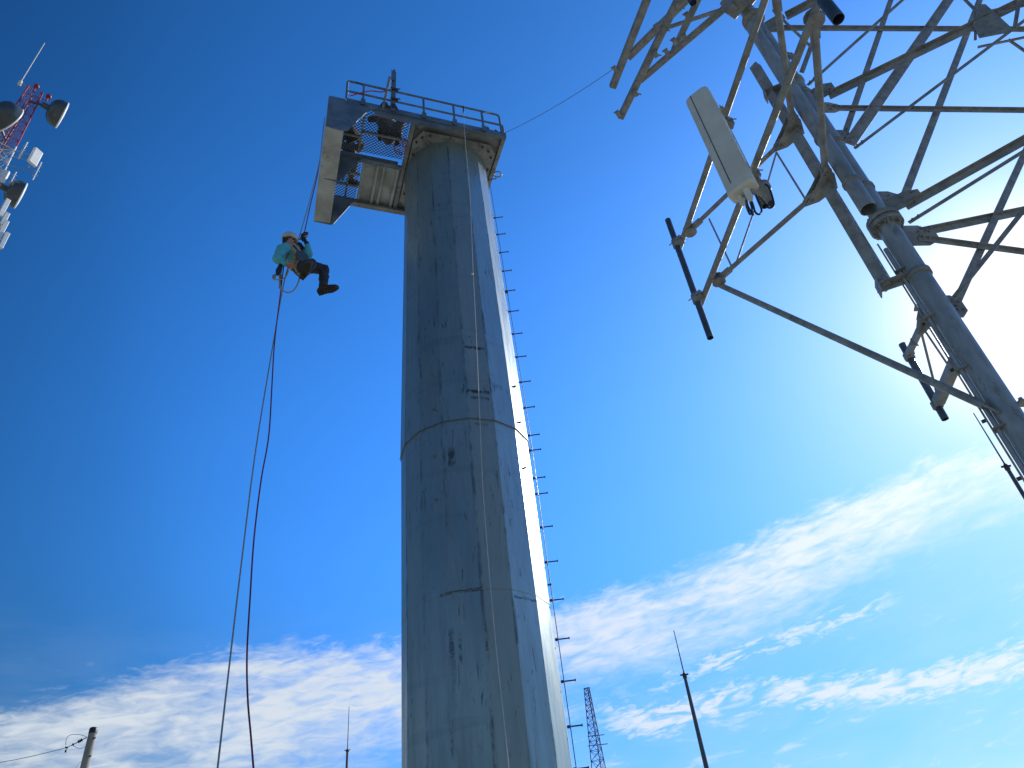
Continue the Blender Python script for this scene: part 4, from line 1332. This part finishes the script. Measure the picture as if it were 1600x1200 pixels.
# small amplifier unit hung on the pipe foot
ta = aD(1193, 298, 5.66)
am = thing('amplifier_unit', ta, 'small round grey amplifier unit under the panel antenna with a looped cable', 'amplifier')
mb = MB(); mb.lathe(ta + V((0, 0, 0.10)), (0.05, 0.05, -1), [(0.05, 0), (0.085, 0.02), (0.085, 0.09), (0.06, 0.12), (0.045, 0.20), (0.035, 0.27), (0.02, 0.28)], 20); mb.build('housing', M['galv'], am)
MB().tube(ta + V((0.02, 0.02, -0.17)), ta + V((0.02, 0.02, -0.205)), 0.030, 12).build('cable_gland', M['black'], am)
for k, (lst, lab) in enumerate([([(1166, 305), (1168, 320), (1174, 332), (1177, 336)], 'short black jumper looping below the left of the panel antenna'),
                                ([(1169, 304), (1176, 318), (1180, 331), (1186, 335), (1190, 328), (1184, 313), (1179, 300)], 'black jumper cable in a round loop under the panel antenna'),
                                ([(1197, 322), (1203, 325), (1209, 320), (1206, 305), (1201, 292), (1196, 288)], 'black cable curling up beside the grey amplifier unit'),
                                ([(1164, 309), (1166, 322), (1172, 335), (1175, 327), (1171, 312)], 'thin black loop hanging lowest under the panel antenna')]):
    solo(MB().path(catmull([aD(x, y, 5.52 + 0.03 * k) for x, y in lst], 6), 0.0105, 8), 'jumper_cable', M['black'], lab, 'cable', 'black jumper cables under the panel antenna')
# long stabiliser strut from the far rail end back to the leg
sa, sb = aH(1126, 446, HB - 0.04), aD(1538, 634, 6.38)
st = thing('stabiliser_strut', sa, 'long thin steel strut running from the rail end down to the tower leg', 'strut')
mb = MB(); mb.path([sa, sb], [0.034, 0.034], 14); mb.build('pipe', M['galv'], st)
mb = MB(); mb.bar(sb - (sb - sa).normalized() * 0.12, sb + (sb - sa).normalized() * 0.12, 0.10, 0.02); mb.build('end_bracket', M['galv'], st)

# ------------------------------------------------------------------ upper sector frame
HD, HC = 11.75, 12.75
fr2 = thing('sector_frame', V((LEG.x, LEG.y, 12)), 'upper sector frame whose rail ends hang into the top of the picture', 'antenna frame')
D_far, D_near = aH(969, 184, HD), aH(1062, -6, HD)
C_far, C_near = aH(957, 136, HC), aH(1012, -4, HC)
for a_, b_, r_ in ((D_far, D_near, 0.044), (C_far, C_near, 0.050)):
    b2_ = b_ + (b_ - a_) * 0.5
    MB().bar(a_, b2_, r_ * 2, r_ * 2).build('rail', M['galv'], fr2)
nD = V((LEG.x, LEG.y, HD)); nC = V((LEG.x, LEG.y, HC))


def bara(p, q, wpx, nm='support_arm', mt='galv'):
    z_ = ((p + q) / 2 - CAM).dot(FW)
    wd = wpx * z_ / FPX
    return MB().bar(p, q, wd, wd * 0.8).build(nm, M[mt], fr2)


bara(aH(1131, 14, HD + 0.1), aH(1000, 126, HD), 8.5)
bara(aH(1076, -4, HC), aH(981, 90, HC), 10)
bara(aH(1128, 15, HD + 0.2), aH(1040, 44, HD + 0.3), 5, 'brace')
bara(aH(1093, -6, HD + 0.3), aH(1053, 78, HD + 0.1), 8.5, 'brace')
mb = MB(); c0 = aH(1146, 6, 11.7); mb.box(c0, 0.20, 0.24, 0.30, Matrix.Rotation(R(35), 3, 'Z')); mb.box(c0 + V((-0.10, -0.05, -0.2)), 0.10, 0.10, 0.16, Matrix.Rotation(R(35), 3, 'Z')); mb.box(c0 + V((0.16, -0.0, 0.1)), 0.36, 0.30, 0.02, Matrix.Rotation(R(35), 3, 'Z')); mb.lathe(V((LEG.x, LEG.y, 11.55)), (0, 0, 1), [(0.105, 0), (0.15, 0.002), (0.15, 0.10), (0.105, 0.102)], 20)
o = mb.build('leg_bracket', M['galv'], fr2); md = o.modifiers.new('soft', 'BEVEL'); md.width = 0.02
for (x, y, H_) in [(966, 178, HD), (993, 145, HD), (1024, 84, HD), (1037, 45, HD), (1060, 10, HD), (1042, 82, HD), (1054, 65, HD), (1070, 58, HD), (1074, 25, HD), (1028, 42, HD), (961, 108, HC)]:
    c0 = aH(x, y, H_ - 0.06)
    mb = MB(); mb.box(c0, 0.10, 0.06, 0.06, Matrix.Rotation(R(60), 3, 'Z')); mb.tube(c0 - V((0.07, 0.03, 0)), c0 + V((0.09, 0.04, 0)), 0.010, 6)
    mb.build('u_bolt', M['galv'], fr2)
mast((1078, -6), (1083, 4), 5.6, 0.05, 'dark pipe end just showing at the top edge between the upper rails', [])
# thin wire between the two structures
gwa, gwb = L(0.95, 1.2, 0.16), aH(961, 106, HC)
gw = []
for k in range(17):
    q = k / 16
    p = gwa.lerp(gwb, q); p.z -= 0.10 * 4 * q * (1 - q)
    gw.append(p)
solo(MB().path(gw, 0.0055, 5), 'tag_wire', M['wire'], 'thin dark wire strung from the platform corner to the upper right frame', 'wire')

# ------------------------------------------------------------------ small lower frame left of the leg
fr3 = thing('sector_frame', aD(1450, 520, 6.5), 'small low antenna frame half hidden behind the tower leg near the sun', 'antenna frame')
for a_, b_, w_ in (((1441, 482, 6.45), (1437, 522, 6.6), 0.05), ((1437, 515, 6.6), (1418, 556, 7.15), 0.05), ((1468, 492, 6.5), (1437, 522, 6.6), 0.035), ((1495, 560, 6.55), (1466, 628, 7.1), 0.085), ((1439, 517, 6.6), (1463, 612, 7.05), 0.018), ((1444, 515, 6.6), (1479, 567, 6.6), 0.018)):
    MB().bar(aD(*a_), aD(*b_), w_, w_).build('support_arm', M['galv'], fr3)
for (x, y) in ((1432, 478), (1436, 492), (1425, 533)):
    c0 = aD(x, y, 6.6); mb = MB(); mb.prism([c0 + V((-0.05, 0, -0.05)), c0 + V((0.06, 0.03, -0.03)), c0 + V((0.02, 0.02, 0.06))], V((0.02, 0.03, 0.01))); mb.build('lug', M['galv'], fr3)
mast((1411, 537), (1477, 655), 7.15, 0.034, 'short vertical pipe on the small low frame, crossing the long strut', [aD(1422, 556, 7.15).z, aD(1467, 631, 7.15).z], cs=0.55)


# ------------------------------------------------------------------ thin masts and poles
def whip(lab, top, mid, D, r_rod, r_pole, r_base, name='antenna_mast'):
    T_, M_ = aD(top[0], top[1], D), aD(mid[0], mid[1], D)
    x, y = (T_.x + M_.x) / 2, (T_.y + M_.y) / 2
    t = thing(name, (x, y, 0), lab, 'mast', 'slender masts against the sky')
    b0 = V((x, y, 0))
    MB().tube(b0 + V((0, 0, M_.z)), b0 + V((0, 0, T_.z)), r_rod, 8, r_rod * 0.6).build('rod', M['dark_pipe'], t)
    MB().tube(b0 - V((0, 0, 0.5)), b0 + V((0, 0, M_.z - 0.05)), r_base, 14, r_pole).build('pole', M['lattice_dark'], t)
    mb = MB(); mb.lathe(b0 + V((0, 0, M_.z - 0.14)), (0, 0, 1), [(r_pole, 0), (r_pole * 1.35, 0.02), (r_pole * 1.35, 0.14), (r_rod * 1.6, 0.22)], 12)
    mb.bar(b0 + V((-r_pole * 2.6, 0, M_.z)), b0 + V((r_pole * 2.6, 0, M_.z)), 0.05, 0.05)
    mb.build('collar', M['bolt'], t)


whip('slender dark mast right of the far lattice tower, lower middle right', (1052, 985), (1070, 1054), 30, 0.026, 0.06, 0.15)
whip('thin dark mast low at the far right edge, beside the lattice tower', (1522, 645), (1571, 729), 25, 0.026, 0.055, 0.10)
whip('thinnest distant mast, left of the big pole at the bottom', (544.5, 1104), (543.8, 1172), 60, 0.035, 0.085, 0.11)

# wooden utility pole with its wire, lower left
UPD = 35
T_ = aD(147, 1137, UPD)
ut = thing('utility_pole', (T_.x, T_.y, 0), 'weathered wooden utility pole with black cap in the lower left corner', 'utility pole')
b0 = V((T_.x, T_.y, 0))
mb = MB()
mb.path([b0 + V((0, 0, z_)) for z_ in (-0.5, 2, 4, 6, 8, T_.z - 0.22)], [0.215, 0.20, 0.185, 0.172, 0.16, 0.15], 18); mb.build('shaft', M['wood'], ut)
mb = MB(); mb.lathe(b0 + V((0, 0, T_.z - 0.22)), (0, 0, 1), [(0.158, 0), (0.158, 0.17), (0.13, 0.22)], 18); mb.build('cap', M['black'], ut)
for (x, y) in ((150.5, 1155), (143, 1183)):
    p_ = aD(x, y, UPD); mb = MB(); mb.bar(b0 + V((0.05, -0.03, p_.z)), b0 + V((0.21, -0.10, p_.z)), 0.05, 0.05); mb.build('bolt_end', M['bolt'], ut)
ia, ib = aD(136, 1152, UPD - 0.3), aD(111, 1165, UPD - 0.3)
ins = thing('strain_insulator', ia, 'dark strain insulator between the wooden pole and its wire', 'insulator')
dd = (ib - ia)
MB().tube(ia, ib, 0.018, 8).build('link_rod', M['bolt'], ins)
for q in (0.28, 0.38, 0.48, 0.82):
    MB().lathe(ia + dd * q, dd, [(0.02, 0), (0.065 if q < 0.8 else 0.045, 0.02), (0.05, 0.05), (0.02, 0.06)], 14).build('shed', M['black'], ins)
ie = aD(104, 1168, UPD - 0.3)
cl_ = thing('line_clamp', ie, 'small clamp with white drop hanging on the wire end', 'clamp')
MB().box(ie, 0.10, 0.06, 0.05, Matrix.Rotation(0.3, 3, 'Y')).build('jaw', M['bolt'], cl_)
MB().tube(ie, ie - V((0, 0, 0.10)), 0.022, 8).build('drop', M['white'], cl_)
MB().tube(ie - V((0, 0, 0.10)), ie - V((0, 0, 0.17)), 0.032, 10).build('stirrup', M['bolt'], cl_)
MB().tube(ib, ie, 0.010, 6).build('link', M['bolt'], cl_)
far = aD(-260, 1190, UPD + 6)
wp_ = [ie.lerp(far, k / 14) - V((0, 0, 0.5 * 4 * (k / 14) * (1 - k / 14))) for k in range(15)]
solo(MB().path(wp_, 0.011, 5), 'power_line', M['wire'], 'thin power line leaving the wooden pole to the left edge', 'wire')
solo(MB().path(catmull([aD(135, 1151, UPD - 0.25), aD(125, 1148, UPD - 0.3), aD(111, 1148, UPD - 0.3), aD(104, 1154, UPD - 0.3), aD(102.5, 1164, UPD - 0.3)], 6), 0.010, 5), 'jumper_wire', M['wire'], 'dark wire looping above the strain insulator', 'wire')
solo(MB().path(catmull([aD(113, 1164, UPD - 0.3), aD(119, 1168, UPD - 0.3), aD(126, 1169.5, UPD - 0.3), aD(133, 1166, UPD - 0.25)], 6), 0.009, 5), 'jumper_wire', M['wire'], 'dark wire sagging under the strain insulator', 'wire')
solo(MB().path(catmull([aD(129, 1188, UPD - 0.2), aD(123, 1194, UPD - 0.5), aD(119, 1202, UPD - 0.7), aD(117, 1225, UPD - 0.7)], 6), 0.011, 5), 'service_cable', M['wire'], 'dark cable curving away low on the left of the wooden pole', 'wire')


# ------------------------------------------------------------------ lattice towers far off
def lattice(name, base, ztop, wtop, slope, label, mats, bay0, zsplit=(), nleg=3, rot=0.0, rl=0.03, rb=0.014, zwork=0.0):
    t = thing(name, base, label, 'tower')
    base = V(base)

    def corner(k, z):
        wd = (wtop + slope * (ztop - z)) / math.sqrt(3 if nleg == 3 else 2)
        a_ = rot + 2 * math.pi * k / nleg
        return base + V((math.cos(a_) * wd, math.sin(a_) * wd, z))
    def mt(z):
        m_ = mats[0]
        for zs, mm in zsplit:
            if z < zs:
                m_ = mm
        return m_
    zs_ = sorted([z for z, _ in zsplit if z < ztop], reverse=True)
    cuts = [ztop] + zs_ + [-0.5]
    for k in range(nleg):
        for i in range(len(cuts) - 1):
            MB().tube(corner(k, cuts[i + 1]), corner(k, cuts[i]), rl, 8).build('leg', M[mt((cuts[i] + cuts[i + 1]) / 2)], t)
    z = ztop
    i = 0
    while z > 0.5:
        wd = wtop + slope * (ztop - z)
        zb_ = max(0.0, z - bay0 * max(1.0, wd / wtop * 0.8))
        if z < zwork:
            zb_ = max(0.0, z - (ztop - zwork) * 0.4)
        mb = MB()
        for k in range(nleg):
            a_, b_ = corner(k, z), corner((k + 1) % nleg, z)
            c_, d_ = corner(k, zb_), corner((k + 1) % nleg, zb_)
            mb.tube(a_, b_, rb, 6)
            mb.tube(a_, d_, rb, 6); mb.tube(b_, c_, rb, 6)
        mb.build('bracing', M[mt((z + zb_) / 2)], t)
        z = zb_
        i += 1
    return t, corner


LB = aD(38, 165, 45)
LT0 = (-34.85, 28.48, 0)
ztop = 60.0
mats_ = ['red']
lt, cor = lattice('lattice_tower', LT0, ztop, 1.0, 0.055, 'red and white lattice tower with round dishes at the left edge', ['red'], 1.1, [(52.6, 'white'), (40, 'red'), (30, 'white'), (20, 'red'), (10, 'white')], 3, R(20), 0.05, 0.02, 46)
# cables inside the tower
for k in range(5):
    q = V((LT0[0] + random.uniform(-0.25, 0.25), LT0[1] + random.uniform(-0.25, 0.25), 0))
    MB().tube(q + V((0, 0, 0.1)), q + V((0, 0, ztop - random.uniform(0.8, 5))), 0.030, 6).build('feeder_cable', M['dish'] if k % 2 else M['black'], lt)
# beacon lamps
for (x, y), lab in (((57, 135), 'red beacon lamp on the very top of the red and white tower'), ((76, 151), 'red beacon lamp lower right of the tower top, over the upper dish')):
    p_ = aD(x, y, 45)
    bl = thing('beacon_lamp', p_, lab, 'lamp', 'red beacon lamps on the left tower')
    MB().lathe(p_ - V((0, 0, 0.15)), (0, 0, 1), [(0.10, 0), (0.20, 0.03), (0.20, 0.24), (0.12, 0.34), (0.03, 0.38)], 16).build('lens', M['red'], bl)
    MB().tube(p_ - V((0, 0, 0.7)), p_ - V((0, 0, 0.15)), 0.05, 8).build('stem', M['red'], bl)
    tp = V((LT0[0], LT0[1], p_.z - 0.9))
    MB().tube(p_ - V((0, 0, 0.6)), tp, 0.035, 6).build('bracket', M['red'], bl)
# white whip with bracket
wa, wb = aD(33, 127, 45.4), aD(71, 68, 45.4)
wh = thing('whip_antenna', wa, 'long pale whip antenna rising above the top of the red and white tower', 'antenna')
wb = V((wa.x, wa.y, wb.z))
MB().tube(wa, wb, 0.042, 10, 0.034).build('rod', M['cable_white'], wh)
MB().lathe(wa - V((0, 0, 0.55)), (0, 0, 1), [(0.07, 0), (0.13, 0.05), (0.14, 0.4), (0.10, 0.6), (0.05, 0.66)], 12).build('mount_base', M['radome'], wh)
for dz in (-0.1, -0.6):
    MB().tube(wa + V((0, 0, dz)), V((LT0[0], LT0[1], wa.z + dz - 0.8)), 0.03, 6).build('stand_off', M['galv'], wh)


def dish(px, D, dirv, dia, lab):
    c_ = aD(px[0], px[1], D)
    d_ = V(dirv).normalized()
    t = thing('microwave_dish', c_, lab, 'dish antenna', 'drum dishes on the left tower')
    r_ = dia / 2
    mb = MB(); mb.lathe(c_, d_, [(0.12 * r_, -0.60 * r_), (0.40 * r_, -0.57 * r_), (0.66 * r_, -0.47 * r_), (0.84 * r_, -0.31 * r_), (0.96 * r_, -0.10 * r_), (r_, 0.06 * r_), (r_ * 1.0, 0.34 * r_)], 36); mb.build('reflector', M['dish'], t)
    mb = MB(); mb.lathe(c_, d_, [(r_ * 1.02, 0.30 * r_), (r_ * 1.03, 0.36 * r_), (r_ * 0.96, 0.40 * r_), (0.6 * r_, 0.44 * r_), (0.02, 0.46 * r_)], 36); mb.build('radome', M['white'], t)
    mb = MB(); mb.lathe(c_, d_, [(0.1 * r_, -1.0 * r_), (0.20 * r_, -0.98 * r_), (0.22 * r_, -0.55 * r_)], 12)
    tp = V((LT0[0], LT0[1], c_.z))
    mb.bar(c_ - d_ * r_ * 0.85, tp, 0.14, 0.14)
    mb.tube(c_ - d_ * r_ * 0.6 + V((0, 0, 0.3 * r_)), tp + V((0, 0, 0.7)), 0.03, 6)
    mb.build('mount', M['lattice_dark'], t)


dish((89, 176), 44.6, (0.66, 0.75, 0.0), 2.25, 'upper right drum dish with bright rim, highest on the right of the tower')
dish((5, 180), 43.0, (0.25, 0.97, 0.0), 2.5, 'dark drum dish cut by the left edge of the picture')
dish((24, 302), 44.6, (0.66, 0.75, 0.0), 2.0, 'lower drum dish with bright rim on the right of the tower')


def panel(px_top, px_bot, D, w_, dep, yaw, lab, mtl='white', grp='white panels on the left tower'):
    a_, b_ = aD(px_top[0], px_top[1], D), aD(px_bot[0], px_bot[1], D)
    a_ = V((b_.x, b_.y, a_.z))
    t = thing('panel_antenna', b_, lab, 'antenna', grp)
    n_ = V((math.sin(R(yaw)), math.cos(R(yaw)), 0)); s_ = V((0, 0, 1)).cross(n_)
    mb = MB()
    poly = [b_ + s_ * x + n_ * y for x, y in ((-w_ / 2, 0), (w_ / 2, 0), (w_ / 2 * 0.96, dep * 0.8), (w_ / 2 * 0.8, dep), (-w_ / 2 * 0.8, dep), (-w_ / 2 * 0.96, dep * 0.8))]
    mb.prism(poly, V((0, 0, a_.z - b_.z))); mb.build('radome', M[mtl], t)
    zc = (a_.z + b_.z) / 2
    mb = MB(); mb.tube(b_ - n_ * 0.14 - V((0, 0, 0.25)), V((b_.x, b_.y, a_.z + 0.2)) - n_ * 0.14, 0.045, 8)
    for z in (zc - 0.35, zc + 0.35):
        mb.bar(V((b_.x, b_.y, z)), V((b_.x, b_.y, z)) - n_ * 0.16, 0.10, 0.06)
        mb.tube(V((b_.x, b_.y, z)) - n_ * 0.14, V((LT0[0], LT0[1], z)), 0.035, 6)
    mb.build('mount', M['galv'], t)


panel((58, 236), (48, 257), 44.2, 0.66, 0.22, 110, 'wide bright white panel standing off the right of the tower, above the lower dish')
panel((11, 312), (-1, 338), 43.9, 0.30, 0.14, 120, 'uppermost of the white panels stacked at the left edge below the lower dish')
panel((12, 334), (2, 352), 43.7, 0.28, 0.14, 125, 'second white panel down at the left edge below the lower dish')
panel((12, 347), (-4, 374), 43.5, 0.28, 0.14, 125, 'third white panel down at the left edge below the lower dish')
panel((14, 366), (0, 388), 43.4, 0.26, 0.14, 125, 'lowest of the white panels stacked at the left edge')
panel((12, 270), (2, 285), 44.0, 0.40, 0.2, 150, 'small white box antenna on the tower just above the lower dish')
for a_, b_, D, lab in (((43, 222), (29, 248), 44.4, 'pale dipole rod close to the tower beside the wide white panel'), ((66, 254), (51, 281), 44.2, 'pale dipole rod with stubs right of the wide white panel'), ((24, 268), (14, 290), 44.4, 'short pale rod on the white part of the tower above the lower dish')):
    P, Q = aD(*a_, D), aD(*b_, D); P = V((Q.x, Q.y, P.z))
    dr = thing('dipole_antenna', Q, lab, 'antenna', 'pale dipole rods on the left tower')
    MB().tube(Q, P, 0.04, 8).build('rod', M['radome'], dr)
    for q in (0.25, 0.5, 0.75):
        p_ = Q.lerp(P, q); MB().tube(p_ - V((0.14, 0.05, 0)), p_ + V((0.14, 0.05, 0)), 0.018, 6).build('stub', M['radome'], dr)
    zc = Q.lerp(P, 0.4).z
    MB().tube(V((Q.x, Q.y, zc)), V((LT0[0], LT0[1], zc)), 0.03, 6).build('stand_off', M['galv'], dr)

FB = (aD(919.5, 1075, 90) + aD(934, 1200, 90)) / 2
FB.z = 0
ft_, cor2 = lattice('lattice_tower', FB, aD(919, 1075, 90).z, 0.62, 0.105, 'distant thin dark lattice tower low in the sky right of the big pole', ['lattice_dark'], 0.62, [], 3, R(75), 0.05, 0.026)
for y_, w_ in ((1150, 1.5), (1165, 1.8)):
    z = aD(925, y_, 90).z
    MB().bar(FB + V((-w_ * 0.5, 0, z)), FB + V((w_ * 0.75, 0.1, z)), 0.09, 0.07).build('crossbar', M['lattice_dark'], ft_)
MB().bar(FB + V((-0.3, 0, aD(919, 1075, 90).z)), FB + V((0.35, 0, aD(919, 1075, 90).z)), 0.10, 0.08).build('top_bar', M['lattice_dark'], ft_)

scene.cycles.max_bounces = 6
